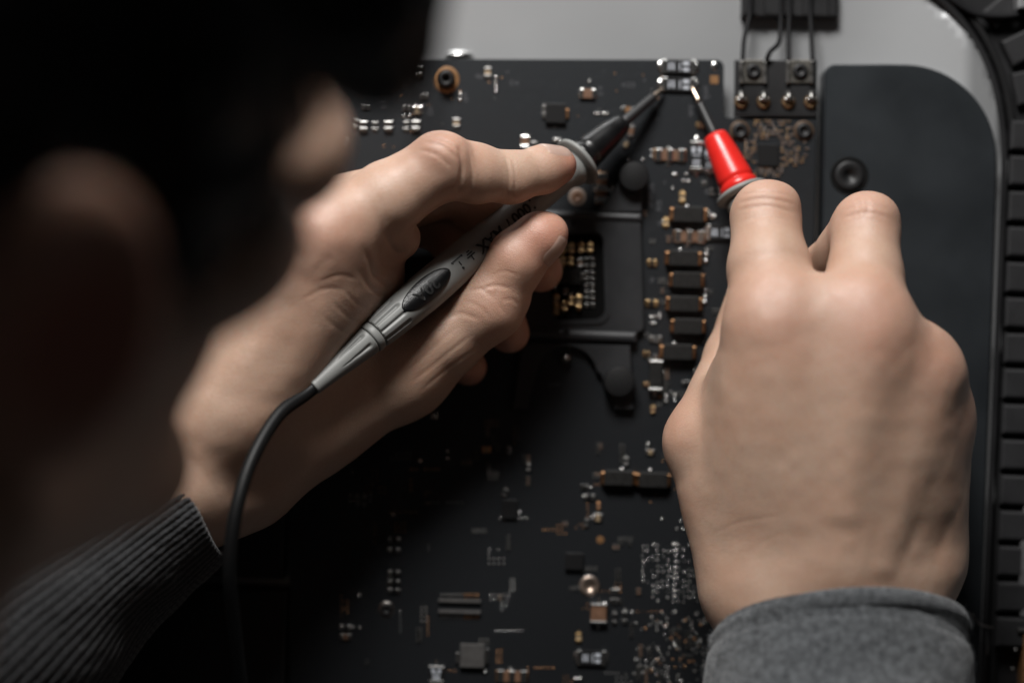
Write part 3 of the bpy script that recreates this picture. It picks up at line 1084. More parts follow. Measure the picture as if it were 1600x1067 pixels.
# ------------------------------------------------------------------ wireless card and antenna clamps
card = thing('wireless_card', 'small black wireless card with four round antenna sockets at the top right of the board', 'circuit card', loc=tuple(P(1210, 210, 0)))
CZ = 1.6
outl = [(1149, 188), (1276, 186), (1271, 400), (1262, 420), (1215, 330), (1146, 330)]
MB().prism(poly_px(outl, CZ), 0.1e-3, CZ * 1e-3, 0.00012).build('board', M_PCB, card)
o_ = MB()
p = P(1213, 138, 3)
o_.cbox(p.x, p.y, -1.4e-3, 2.4e-3, 127 * K0, 88 * K0, 0.0004, BA * .3)
sock = o_.build('socket_block', M_BLACK, card)
for cx in (1177, 1250):
    p = P(cx, 112, 3)
    MB().cbox(p.x, p.y, 2.4e-3, 3.2e-3, 30 * K0, 36 * K0, 0.0002, 0).build('clamp_plate', mat('dark_metal', (0.20, 0.19, 0.17), 0.4, 0.9, noise=(300, .2)), card)
    MB().revolve([(0, 12 * K0), (0.8e-3, 11.5 * K0), (1.1e-3, 9 * K0), (1.1e-3, 4 * K0), (0.5e-3, 3.5 * K0), (0.5e-3, 0)], (p.x, p.y, 3.2e-3), n=24).build('screw', M_SCREW, card, True)
    for s in (-1, 1):
        q = P(cx + s * 18.5, 113, 3.6)
        MB().cbox(q.x, q.y, 2.4e-3, 3.8e-3, 6.5 * K0, 36 * K0, 0.0004, 0).build('clamp_jaw', M_TIN, card)
for cx in (1158, 1193, 1232, 1267):
    p = P(cx, 158, 2.6)
    s = MB()
    s.revolve([(0, 11 * K0), (0.5e-3, 11 * K0), (0.8e-3, 9.5 * K0), (1.2e-3, 8 * K0), (1.2e-3, 5 * K0), (0.7e-3, 4.5 * K0), (0.7e-3, 0)], (p.x, p.y - 2 * K0, 2.4e-3), n=22)
    so = s.build('antenna_socket', mat('dull_gold', (0.30, 0.20, 0.11), 0.45, 0.9, noise=(600, .3)), card, True)
    MB().tube([(p.x, p.y + 14 * K0, 3.4e-3), (p.x, p.y + 6 * K0, 3.6e-3), (p.x, p.y - 1 * K0, 3.7e-3)], [4.5 * K0, 5 * K0, 7.2 * K0], 12).build('plug', M_TIN, so, True)
    s = MB()
    for dx in (-5, 5):
        s.dome(p.x + dx * K0, p.y + 1.5 * K0, 3.9e-3, 3.4 * K0, 3.4 * K0, 2.8 * K0, 8, 3)
    s.build('solder_bead', M_SOLDER, so, True)
for cx in (1156, 1256):
    ring_screw(cx, 205, 16, 12.5, mat('brown_ring', (0.10, 0.06, 0.035), 0.5, 0.3), M_SCREW, z=CZ, h=1.3, parent=card)
p = P(1200, 243, CZ)
MB().cbox(p.x, p.y, CZ * 1e-3, 2.6e-3, 32 * K0, 34 * K0, 0.00015, BA).build('chip', M_EPOXY, card)
mb = MB()
for (x0, x1, y0, y1) in ((1180, 1238, 190, 216), (1165, 1182, 222, 258), (1222, 1262, 222, 262), (1180, 1225, 264, 278)):
    y = y0
    while y < y1:
        x = x0
        vert = random.random() < 0.5
        while x < x1:
            if random.random() < 0.78 and x + y < 1506:
                p = P(x + random.uniform(-.5, .5), y + random.uniform(-.5, .5), CZ)
                a = math.pi / 2 if random.random() < .3 else 0
                mb.cbox(p.x, p.y, CZ * 1e-3, CZ * 1e-3 + 0.00040, 3.2 * K0, 2.6 * K0, 0.00006, a, 0)
                for s in (-1, 1):
                    mb.cbox(p.x + math.cos(a) * s * 1.9 * K0, p.y + math.sin(a) * s * 1.9 * K0, CZ * 1e-3, CZ * 1e-3 + 0.00045, 1.7 * K0, 2.8 * K0, 0.00012, a, random.choice((1, 1, 1, 2)))
            x += random.choice((5.6, 6.4, 8))
        y += 5.2
tag(mb.build('tiny_chip_parts', [M_CERAM, M_TIN, M_GOLD], card), kind='stuff')

clip = thing('cable_clip', 'black block holding the thin antenna wires at the top edge', 'cable clip', loc=tuple(P(1235, 0, ZP)))
p = P(1235, 4, -4)
MB().cbox(p.x, p.y, ZP * 1e-3 - 0.0002, -4.0e-3, 152 * K0, 46 * K0, 0.0009, math.radians(-1)).build('block', M_BLACK, clip)
for x in (1190, 1250, 1290):
    p = P(x, 6, -3.6)
    MB().cbox(p.x, p.y, -4.3e-3, -3.5e-3, 10 * K0, 40 * K0, 0.0003, 0).build('rib', M_BLACK, clip)
wl = [[(1160, 100, 3), (1163, 60, -0.5), (1172, 20, -2.6), (1174, -40, -2.6)], [(1197, 98, 3), (1203, 82, 4), (1217, 66, 0.5), (1220, 30, -2.4), (1222, -40, -2.6)],
      [(1232, 98, 3), (1232, 55, -0.8), (1234, 10, -2.6), (1234, -40, -2.6)], [(1270, 98, 3), (1268, 60, -0.5), (1266, 15, -2.6), (1268, -40, -2.6)]]
lb = ['thin black antenna wire, leftmost of the four', 'thin black antenna wire with a sharp kink, second from the left', 'thin straight black antenna wire, third from the left', 'thin black antenna wire, rightmost of the four']
for w, l in zip(wl, lb):
    o = MB().tube([Vector(v) for v in spline([P(*q) for q in w], 8)], 0.00080, 10).build('antenna_wire', M_WIRE, None, True)
    tag(o, l, 'wire', 'antenna wires')

# dark drive cage at the lower left
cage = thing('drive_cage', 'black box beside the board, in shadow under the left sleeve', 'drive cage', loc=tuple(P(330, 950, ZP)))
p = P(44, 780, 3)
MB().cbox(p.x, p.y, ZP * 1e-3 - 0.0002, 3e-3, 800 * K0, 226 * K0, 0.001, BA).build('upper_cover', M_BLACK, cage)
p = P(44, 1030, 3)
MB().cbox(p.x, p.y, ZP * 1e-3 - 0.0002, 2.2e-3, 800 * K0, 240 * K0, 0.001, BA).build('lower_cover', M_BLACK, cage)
# ------------------------------------------------------------------ test probes
M_PGREY = mat('probe_grey', (0.235, 0.240, 0.232), 0.46, noise=(150, 0.08), bump=(2600, 0.12, 0.0002))
M_PBLK = mat('probe_black', (0.006, 0.006, 0.0065), 0.30, noise=(200, 0.2), bump=(1800, 0.1, 0.0002))
M_PRED = mat('probe_red', (0.72, 0.022, 0.016), 0.30, noise=(160, 0.06), bump=(1500, 0.06, 0.0002))
M_INLAY = mat('inlay_black', (0.004, 0.004, 0.0045), 0.30, bump=(3500, 0.5, 0.0002))
M_LETTER = mat('letter_black', (0.012, 0.012, 0.012), 0.5)
M_NEEDLE = mat('needle', (0.70, 0.56, 0.44), 0.25, 1.0)
M_CABLE = mat('cable_black', (0.004, 0.0045, 0.005), 0.50, spec=0.3, bump=(900, 0.06, 0.0002))
M_SLEEVE = mat('needle_sleeve', (0.020, 0.020, 0.021), 0.40)


def smooth_prof(pts, n=6):
    """Linear resample of a profile with extra rings."""
    out = []
    for (s0, r0), (s1, r1) in zip(pts[:-1], pts[1:]):
        k = max(1, int(abs(s1 - s0) / 0.0009))
        for i in range(k):
            t = i / k
            out.append((s0 + (s1 - s0) * t, r0 + (r1 - r0) * t))
    out.append(pts[-1])
    return out


def interp_prof(pts, dens=0.0007):
    """Smooth (Catmull-Rom) profile through (s, r)."""
    q = spline([(a, b) for a, b in pts], 10)
    return [(float(a), float(b)) for a, b in q]


def text_mesh(txt, size):
    cu = bpy.data.curves.new('t', 'FONT')
    cu.body = txt
    cu.size = size
    cu.align_x = 'CENTER'
    cu.align_y = 'CENTER'
    cu.extrude = 0.00012
    cu.offset = size * 0.022
    cu.resolution_u = 3
    ob = bpy.data.objects.new('t', cu)
    COL.objects.link(ob)
    dg = bpy.context.evaluated_depsgraph_get()
    me = bpy.data.meshes.new_from_object(ob.evaluated_get(dg))
    vs = [tuple(v.co) for v in me.vertices]
    fs = [tuple(p.vertices) for p in me.polygons]
    bpy.data.objects.remove(ob, do_unlink=True)
    bpy.data.curves.remove(cu)
    bpy.data.meshes.remove(me)
    return vs, fs


def make_probe(root, tip, tail, front_mat, letters, lead_path, cone):
    T, E = Vector(tip), Vector(tail)
    D = (E - T).normalized()
    L = (E - T).length
    mid = (T + E) / 2
    up = (Vector((0, 0, CAM_H)) - mid)
    U = (up - D * up.dot(D)).normalized()         # angle 0 faces up towards the lens
    W = D.cross(U)

    def at(s, a, r):
        return T + D * s + (U * math.cos(a) + W * math.sin(a)) * r
    mm = 1e-3
    MB().revolve([(0, 0.0002), (1.2 * mm, 0.0006), (5.5 * mm, 0.00095), (7 * mm, 0.00095)], tuple(T), D, U, 16).build('needle', M_NEEDLE, root, True)
    MB().revolve(smooth_prof([(cone[0], 0.0010), (cone[0] + .0003, 0.00145), (cone[1] - .001, 0.0018), (cone[1], 0.0018)]), tuple(T), D, U, 20).build('needle_sleeve', M_SLEEVE, root, True)
    c1, c2, fl = cone[1], cone[2], cone[2]
    pr = [(c1 - .0002, 0.0016), (c1 + .0001, cone[3]), (c1 + .0012, cone[3] + .0005)]
    pr += [(c1 + (c2 - c1) * t, cone[3] + .0005 + (cone[4] - cone[3] - .0005) * (t ** 0.85)) for t in (.3, .5, .7, .82)]
    pr += [(c1 + (c2 - c1) * .84, cone[4] - .0007), (c1 + (c2 - c1) * .86, cone[4] - .0007), (c1 + (c2 - c1) * .88, cone[4] - .0001), (c2, cone[4] + .0001)]
    MB().revolve(smooth_prof(pr), tuple(T), D, U, 36).build('nose_cone', front_mat, root, True)
    # finger guard
    MB().revolve(interp_prof([(fl - .0002, .0046), (fl, 0.0068), (fl + .0004, 0.0083), (fl + .0011, 0.0088), (fl + .0019, 0.0085), (fl + .0024, 0.0070), (fl + .0026, .0052)]), tuple(T), D, U, 48).build('finger_guard', M_PGREY, root, True)
    # barrel with moulded flutes near its end
    f0, f1 = L * 0.766, L * 0.826

    def flutes(s, a):
        if s < f0 or s > f1 + .0008:
            return 0.0
        k = (a / (2 * math.pi) * 11 + 0.72) % 1.0
        dd = abs(k - 0.5) * 2           # 0 on a groove
        e = min(1.0, (s - f0) / 0.0012)
        return -0.00055 * e * max(0.0, min(1.0, (0.42 - dd) / 0.16)) ** 0.8
    pr = [(fl + .0022, .0050), (fl + .0032, 0.0062), (fl + .0050, 0.0066), (fl + .0065, 0.0060), (fl + .0085, 0.0054), (L * .36, .0053), (L * .46, .0054), (L * .56, .0058), (L * .68, .0062), (L * .735, .0060), (L * .79, .0055), (L * .825, .0051), (L * .831, .0048), (L * .8325, .0038)]
    prb = interp_prof(pr)

    def rb(s):
        for (s0, r0), (s1, r1) in zip(prb[:-1], prb[1:]):
            if s0 <= s <= s1:
                return r0 + (r1 - r0) * (s - s0) / max(1e-9, s1 - s0)
        return prb[-1][1]
    dens = []
    n = 260
    s_a, s_b = prb[0][0], prb[-1][0]
    ss = sorted(set([s_a + (s_b - s_a) * i / n for i in range(n + 1)] + [s for s, r in prb[-16:]]))
    MB().revolve([(s, rb(s)) for s in ss], tuple(T), D, U, 112, disp=flutes).build('barrel', M_PGREY, root, True)
    # collar
    MB().revolve(interp_prof([(L * .833, .0036), (L * .8345, .0047), (L * .839, .00495), (L * .846, .0049), (L * .8495, .0046), (L * .851, .0036)]), tuple(T), D, U, 48).build('collar', M_PGREY, root, True)
    # strain relief with tapering flutes
    g0, g1 = L * .867, L * .938

    def fl2(s, a):
        if s < g0 - .0012 or s > g1:
            return 0.0
        k = ((a + 0.35) / (2 * math.pi) * 7 + 0.5) % 1.0
        dd = abs(k - 0.5) * 2
        t = (s - g0) / (g1 - g0)
        wd = 0.40 * (1 - max(t, 0)) ** 0.8 + 0.02
        e = min(1.0, max(0.0, (s - g0 + .0012) / 0.0012))
        return -0.0006 * (1 - max(t, 0) * .5) * e * max(0.0, min(1.0, (wd - dd) / (wd * .7))) ** 0.9
    pr = [(L * .8505, .0036), (L * .852, .00445), (L * .858, .00455), (L * .915, .0037), (L * .985, .00262), (L * .996, .0025), (L * .999, .0023), (L, .0016)]
    prs = interp_prof(pr)
    s_a, s_b = prs[0][0], prs[-1][0]

    def rs_(s):
        for (s0, r0), (s1, r1) in zip(prs[:-1], prs[1:]):
            if s0 <= s <= s1:
                return r0 + (r1 - r0) * (s - s0) / max(1e-9, s1 - s0)
        return prs[-1][1]
    ss = sorted(set([s_a + (s_b - s_a) * i / 110 for i in range(111)] + [s for s, r in prs[-20:]] + [s for s, r in prs[:12]]))
    MB().revolve([(s, rs_(s)) for s in ss], tuple(T), D, U, 96, disp=fl2).build('strain_relief', M_PGREY, root, True)
    # oval inlay
    cs, hl, ha = L * letters[0], 0.0104, 0.66
    a_c = letters[1]

    def patch(hl_, ha_, off, name, m, dome):
        nr, na = 14, 56
        vs, fs = [at(cs, a_c, rb(cs) + off + dome)], []
        for i in range(1, nr + 1):
            t = i / nr
            for j in range(na):
                th = 2 * math.pi * j / na
                s, a = cs + hl_ * t * math.cos(th), a_c + ha_ * t * math.sin(th)
                vs.append(at(s, a, rb(s) + (off + dome * (1 - t * t) if i < nr else -0.0003)))
        for j in range(na):
            fs.append((0, 1 + j, 1 + (j + 1) % na))
        for i in range(nr - 1):
            for j in range(na):
                a, b_ = 1 + i * na + j, 1 + i * na + (j + 1) % na
                fs.append((a, a + na, b_ + na, b_))
        return MB().add(vs, fs).build(name, m, root, True)
    inlay = patch(hl, ha, 0.00016, 'inlay', M_INLAY, 0.00018)

    def wrap(txt, size, s0, a0, name, m, off, parent):
        vs, fs = text_mesh(txt, size)
        out = []
        for (x, y, z) in vs:
            s = s0 + x                      # reads from the tip towards the cable
            r = rb(s) + off + z
            out.append(at(s, a0 - y / r, r))
        return MB().add(out, fs).build(name, m, parent)
    wrap('20A', 0.0054, cs, a_c, 'lettering', M_LETTER, 0.00042, inlay)
    s0 = L * letters[2]
    wrap('1000V MAX', 0.0050, s0, a_c - 0.18, 'lettering', M_LETTER, 0.00006, root)
    # earth symbol and warning triangle after the words

    def strokes(lst, s0_, a0_, name):
        mb = MB()
        for (x0, y0, x1, y1, w) in lst:
            vs, fs = [], []
            d = Vector((x1 - x0, y1 - y0)).normalized() * w / 2
            nn = Vector((-d.y, d.x))
            cn = [(x0 - d.x + nn.x, y0 - d.y + nn.y), (x0 - d.x - nn.x, y0 - d.y - nn.y), (x1 + d.x - nn.x, y1 + d.y - nn.y), (x1 + d.x + nn.x, y1 + d.y + nn.y)]
            for z in (-0.00002, 0.00018):
                for (x, y) in cn:
                    r = rb(s0_ + x) + z
                    vs.append(at(s0_ + x, a0_ - y / r, r))
            fs = [(0, 1, 2, 3), (7, 6, 5, 4), (0, 4, 5, 1), (1, 5, 6, 2), (2, 6, 7, 3), (3, 7, 4, 0)]
            mb.add(vs, fs)
        return mb.build(name, M_LETTER, root)
    e = s0 + 0.0160
    strokes([(0, 0.0017, 0, 0.0002, .0004), (-.0014, 0.0002, .0014, 0.0002, .0004), (-.0009, -.0006, .0009, -.0006, .0004), (-.0004, -.0014, .0004, -.0014, .0004)], e, a_c - 0.12, 'earth_symbol')
    strokes([(-.0021, -.0017, .0021, -.0017, .0005), (-.0021, -.0017, 0, .0019, .0005), (.0021, -.0017, 0, .0019, .0005), (0, -.0005, 0, .0005, .0004)], e + 0.0045, a_c - 0.10, 'warning_triangle')
    # lead
    if lead_path:
        pth = [tuple(E - D * 0.004), tuple(E + D * 0.003)] + [tuple(P(*q)) for q in lead_path]
        MB().tube([Vector(v) for v in spline(pth, 12)], 0.00205, 20).build('lead', M_CABLE, root, True)


tipL, tailL = P(1037, 138, 2.0), P(489, 606, 57)
probe_b = thing('test_probe', 'grey multimeter probe with black nose cone and cable, held in the left hand', 'test probe', 'multimeter probes', loc=tuple(tipL))
make_probe(probe_b, tipL, tailL, M_PBLK, (0.707, 0.05, 0.487), [(434, 650, 66), (393, 720, 76), (368, 803, 82), (359, 890, 82), (366, 975, 76), (380, 1090, 66), (400, 1200, 55)], (0.0045, 0.0195, 0.0400, 0.0029, 0.0058))
tipR, tailR = P(1080, 134, 2.0), P(1395, 800, 46)
probe_r = thing('test_probe', 'multimeter probe with red nose cone and grey finger guard, held in the right hand', 'test probe', 'multimeter probes', loc=tuple(tipR))
make_probe(probe_r, tipR, tailR, M_PRED, (0.707, 0.05, 0.487), [(1430, 900, 40), (1440, 1000, 36), (1430, 1200, 36)], (0.0068, 0.0192, 0.0400, 0.0036, 0.0063))
# ------------------------------------------------------------------ the person: one body, two hands, a head seen from behind
def skin_material(name, base, red):
    m = bpy.data.materials.new(name)
    m.use_nodes = True
    nt = m.node_tree
    N, Lk = nt.nodes, nt.links
    b = N['Principled BSDF']
    tc = N.new('ShaderNodeTexCoord')

    def noise(scale, detail=4, src=None):
        n = N.new('ShaderNodeTexNoise')
        n.inputs['Scale'].default_value = scale
        n.inputs['Detail'].default_value = detail
        Lk.new(src or tc.outputs['Object'], n.inputs['Vector'])
        return n

    def mix(fac, a, c):
        n = N.new('ShaderNodeMix')
        n.data_type = 'RGBA'
        for i, v in ((0, fac), (6, a), (7, c)):
            if isinstance(v, (tuple, float)):
                n.inputs[i].default_value = v
            else:
                Lk.new(v, n.inputs[i])
        return n.outputs[2]

    def rng(src, a, c, d, e):
        n = N.new('ShaderNodeMapRange')
        for i, v in enumerate((a, c, d, e)):
            n.inputs[i + 1].default_value = v
        Lk.new(src, n.inputs[0])
        return n.outputs[0]
    at = N.new('ShaderNodeAttribute')
    at.attribute_name = 'red'
    blot = noise(70, 4)
    col = mix(rng(blot.outputs['Fac'], 0.35, 0.68, 0, 0.55), base, (base[0] * .93, base[1] * .80, base[2] * .74, 1))
    fine = noise(900, 3)
    col = mix(rng(fine.outputs['Fac'], 0.4, 0.7, 0, 0.22), col, (base[0] * .80, base[1] * .66, base[2] * .58, 1))
    col = mix(at.outputs['Fac'], col, red)
    Lk.new(col, b.inputs['Base Color'])
    b.inputs['Subsurface Weight'].default_value = 0.34
    b.inputs['Subsurface Radius'].default_value = (1.0, 0.32, 0.16)
    b.inputs['Subsurface Scale'].default_value = 0.0036
    b.inputs['Specular IOR Level'].default_value = 0.80
    rgh = noise(240, 3)
    Lk.new(rng(rgh.outputs['Fac'], 0.3, 0.7, 0.43, 0.57), b.inputs['Roughness'])
    # skin relief: small polygons cut by fine lines, pores, and faint lines across the fingers
    v1 = N.new('ShaderNodeTexVoronoi')
    v1.feature = 'DISTANCE_TO_EDGE'
    v1.inputs['Scale'].default_value = 1250
    wob = noise(500, 2)
    vm = N.new('ShaderNodeVectorMath')
    vm.operation = 'MULTIPLY_ADD'
    vm.inputs[1].default_value = (0.0012, 0.0012, 0.0012)
    Lk.new(wob.outputs['Color'], vm.inputs[0])
    Lk.new(tc.outputs['Object'], vm.inputs[2])
    Lk.new(vm.outputs[0], v1.inputs['Vector'])
    v2 = N.new('ShaderNodeTexVoronoi')
    v2.feature = 'DISTANCE_TO_EDGE'
    v2.inputs['Scale'].default_value = 1700
    Lk.new(tc.outputs['Object'], v2.inputs['Vector'])
    h1 = rng(v1.outputs['Distance'], 0.0, 0.16, 0, 1)
    h2 = rng(v2.outputs['Distance'], 0.0, 0.20, 0, 0.5)
    pore = noise(2600, 3)
    a1 = N.new('ShaderNodeMath')
    a1.operation = 'ADD'
    Lk.new(h1, a1.inputs[0])
    Lk.new(h2, a1.inputs[1])
    a2 = N.new('ShaderNodeMath')
    a2.operation = 'ADD'
    Lk.new(a1.outputs[0], a2.inputs[0])
    Lk.new(pore.outputs['Fac'], a2.inputs[1])
    bp = N.new('ShaderNodeBump')
    bp.inputs['Strength'].default_value = 0.34
    bp.inputs['Distance'].default_value = 0.00012
    Lk.new(a2.outputs[0], bp.inputs['Height'])
    Lk.new(bp.outputs[0], b.inputs['Normal'])
    return m


M_SKIN = skin_material('skin', (0.535, 0.366, 0.273, 1), (0.52, 0.205, 0.140, 1))
M_NAIL = mat('nail', (0.56, 0.35, 0.27), 0.30, spec=0.5, sss=0.2)
HQ = 0.62       # hand mesh spacing in mm

person = thing('person', 'person in grey ribbed sweater leaning over the board, dark head at left, holding both probes', 'person', loc=tuple(P(-500, 1500, 0)))


class Hand:
    """palm + five finger chains, blended as one distance field (mm)."""

    def __init__(self):
        self.palm = []      # (a, b, r1, r2, k)
        self.fing = []      # (root, [(pt, r)...], kroot)
        self.ell = []       # (c, r, M, k)
        self.cut = []       # (a, b, r, k)

    def __call__(self, p, cull=None):
        D = np.full(len(p), 60.0, np.float32)
        for (a, b, r1, r2, k) in self.palm:
            if not far(cull, a, b, max(r1, r2), k):
                D = smin(D, rcone(p, a, b, r1, r2), k)
        for (c, r, M, k) in self.ell:
            if not far(cull, c, c + 0.01, max(r), k):
                D = smin(D, ellip(p, c, r, M), k)
        for (root, ch, kr, kin) in self.fing:
            F = None
            for (a, ra), (b, rb) in zip(ch[:-1], ch[1:]):
                if far(cull, a, b, max(ra, rb), kin + kr):
                    continue
                d = rcone(p, a, b, ra, rb)
                F = d if F is None else smin(F, d, kin)
            if F is None:
                continue
            q = p - np.asarray(root, np.float32)
            w = np.exp(-(q * q).sum(1) / (22.0 ** 2))
            D = smin(D, F, 1.2 + kr * w)
        for (a, b, r, k) in self.cut:
            if not far(cull, a, b, r, k):
                D = smax(D, -rcone(p, a, b, r, r), k)
        return D

    culls = True

    def bounds(self, pad=6):
        pts = []
        for (a, b, r1, r2, k) in self.palm:
            pts += [a - r1, a + r1, b - r2, b + r2]
        for (root, ch, kr, kin) in self.fing:
            for (a, r) in ch:
                pts += [a - r, a + r]
        for (c, r, M, k) in self.ell:
            pts += [c - max(r), c + max(r)]
        pts = np.array(pts)
        return pts.min(0) - pad, pts.max(0) + pad


def creases(V, N, lst):
    """Push vertices in along fine lines; lst = (polyline mm, depth, width)."""
    out = np.zeros(len(V))
    for (pl, depth, wid) in lst:
        pl = np.array(pl)
        lo, hi = pl.min(0) - 4 * wid - 6, pl.max(0) + 4 * wid + 6
        m = ((V > lo) & (V < hi)).all(1)
        if not m.any():
            continue
        q = V[m]
        best = np.full(len(q), 1e9)
        tt = np.zeros(len(q))
        n = len(pl) - 1
        for i in range(n):
            a, b = pl[i], pl[i + 1]
            ba = b - a
            t = np.clip(((q - a) @ ba) / (ba @ ba), 0, 1)
            d = np.linalg.norm(q - a - t[:, None] * ba, axis=1)
            u = d < best
            best[u] = d[u]
            tt[u] = (i + t[u]) / n
        fade = np.clip(np.minimum(tt, 1 - tt) * 5, 0, 1)
        prof = np.exp(-(best / wid) ** 2) - 0.14 * np.exp(-((best - 2.0 * wid) / wid) ** 2)
        out[m] -= depth * prof * fade
    return V + N * out[:, None]


def on_surface(f, pl, dirn=(0, 0, 1), n=10):
    """Drop a pixel-space polyline [(px, py), ...] on to the near surface by marching down from the lens."""
    pts = spline(pl, n) if len(pl) > 1 else [np.array(pl[0], float)]
    cam_p = np.array([0, 0, CAM_H * 1000.0])
    D = np.array([Pm(q[0], q[1], 0) - cam_p for q in pts])
    D /= np.linalg.norm(D, axis=1, keepdims=True)
    t = np.full(len(D), CAM_H * 1000 - 125.0)
    for _ in range(40):
        sd = f((cam_p + D * t[:, None]).astype(np.float32))
        t = t + np.where(sd > 0, np.maximum(sd * 0.8, 0.01), sd)
    X = cam_p + D * t[:, None]
    return [x for x, v in zip(X, sd) if abs(v) < 0.6]


def finish_hand(hand, lo, hi, crs, reds):
    V, F, g = sdf_mesh(hand, lo, hi, HQ)
    lst = []
    for (pl, depth, wid) in crs:
        s = on_surface(hand, pl)
        if len(s) > 1:
            lst.append((s, depth, wid))
    # low, soft unevenness of real skin and flesh
    V = V + g * (0.22 * vnoise(V, 0.09, 3) + 0.10 * vnoise(V, 0.25, 5))[:, None]
    V = creases(V, g, lst)
    red = np.zeros(len(V))
    for (px, py, z, rad, amt) in reds:
        c = Pm(px, py, z)
        red = np.maximum(red, amt * np.exp(-((V - c) ** 2).sum(1) / rad ** 2))
    return V, F, red


# ---- left hand: seen from the thumb side, index finger on top of the probe
LH = Hand()
j = {k: Pm(*v) for k, v in dict(
    wrist=(287, 757, 40), fore=(60, 960, 50), fore2=(-200, 1160, 64),
    i_mc=(332, 652, 50), i_mcp=(507, 372, 55), i_pip=(688, 260, 52), i_dip=(800, 277, 41), i_tip=(874, 258, 32.5),
    m_mc=(296, 690, 38), m_mcp=(462, 345, 39), m_pip=(700, 290, 28), m_dip=(796, 352, 19), m_tip=(846, 424, 15),
    r_mc=(300, 735, 28), r_mcp=(425, 328, 24), r_pip=(690, 342, 17), r_dip=(768, 455, 12), r_tip=(796, 522, 12.5),
    p_mc=(290, 745, 20), p_mcp=(396, 318, 13), p_pip=(545, 470, 10), p_dip=(655, 540, 8.5), p_tip=(733, 574, 8),
    t_cmc=(392, 742, 34), t_mcp=(628, 578, 22), t_ip=(764, 476, 29), t_tip=(846, 369, 33.5), t_mid=(806, 404, 32)).items()}
LH.palm += [
    (j['fore2'], j['fore'], 24, 19, 10), (j['fore'], j['wrist'], 18, 17.5, 10),
    (j['wrist'] + [0, 0, 9], j['wrist'] - [0, 0, 12], 17.5, 14, 10),
    (j['wrist'], j['i_mc'], 17.5, 13.0, 10),
    (j['i_mc'], j['i_mcp'], 13.0, 11.0, 10), (j['m_mc'], j['m_mcp'], 13, 11.0, 9), (j['r_mc'], j['r_mcp'], 12, 10.5, 9), (j['p_mc'], j['p_mcp'], 11, 9.5, 9),
    (j['wrist'], j['t_cmc'], 15.5, 13.5, 12), (j['t_cmc'], j['t_mcp'], 13.5, 13.6, 12),
    # flesh between the thumb and the index finger
    (Pm(420, 650, 38), Pm(535, 485, 34), 13, 11.0, 16), (Pm(480, 640, 28), Pm(570, 505, 26), 13, 10, 16), (Pm(540, 430, 40), Pm(588, 400, 41), 10, 8.5, 10),
    (Pm(380, 640, 52), Pm(515, 440, 51), 14, 12, 14), (Pm(336, 690, 42), Pm(445, 400, 44), 11.5, 11.5, 12), (Pm(306, 672, 46), Pm(282, 738, 44), 12.5, 13.5, 10),
    # heel of the palm
    (Pm(360, 720, 18), Pm(560, 540, 18), 13, 10, 12),
]
LH.fing += [
    (j['i_mcp'], [(j['i_mcp'], 12.6), ((j['i_mcp'] * .45 + j['i_pip'] * .55), 10.9), (j['i_pip'], 10.0), ((j['i_pip'] + j['i_dip']) / 2 + [0, -.6, 0], 8.6), (j['i_dip'], 7.7), ((j['i_dip'] * .35 + j['i_tip'] * .65), 7.0), (j['i_tip'], 5.9)], 14, 3.0),
    (j['m_mcp'], [(j['m_mcp'], 12), (j['m_pip'], 10.0), (j['m_dip'], 8.2), (j['m_tip'], 7.0)], 10, 2.5),
    (j['r_mcp'], [(j['r_mcp'], 11), (j['r_pip'], 9.4), (j['r_dip'], 7.8), (j['r_tip'], 6.6)], 10, 2.5),
    (j['p_mcp'], [(j['p_mcp'], 10), (j['p_pip'], 8.0), (j['p_dip'], 6.8), (j['p_tip'], 6.0)], 8, 2.5),
    (j['t_mcp'], [(j['t_mcp'], 14.2), ((j['t_mcp'] + j['t_ip']) / 2, 12.0), (j['t_ip'], 11.0), (j['t_mid'], 9.2), (j['t_tip'], 7.2), (Pm(867, 359, 33.5), 4.9)], 14, 4.0),
]
LH.ell += [
    # knuckle of the index finger, tendon ridges and the fold at the web
    (Pm(690, 246, 54), np.array([9, 8, 9.5]), None, 5),
    (Pm(512, 362, 58), np.array([10, 8.5, 8.5]), None, 7),
    (Pm(622, 372, 44), np.array([7, 7, 7.5]), None, 4),
    (Pm(604, 432, 38), np.array([5.5, 6.5, 7]), None, 4),
    (Pm(596, 470, 34), np.array([5.0, 5, 7]), None, 4),
    (Pm(794, 466, 29), np.array([7, 7, 7]), None, 6),
]
LH.palm += [(Pm(375, 590, 62), Pm(505, 372, 64.5), 2.4, 2.4, 7)]
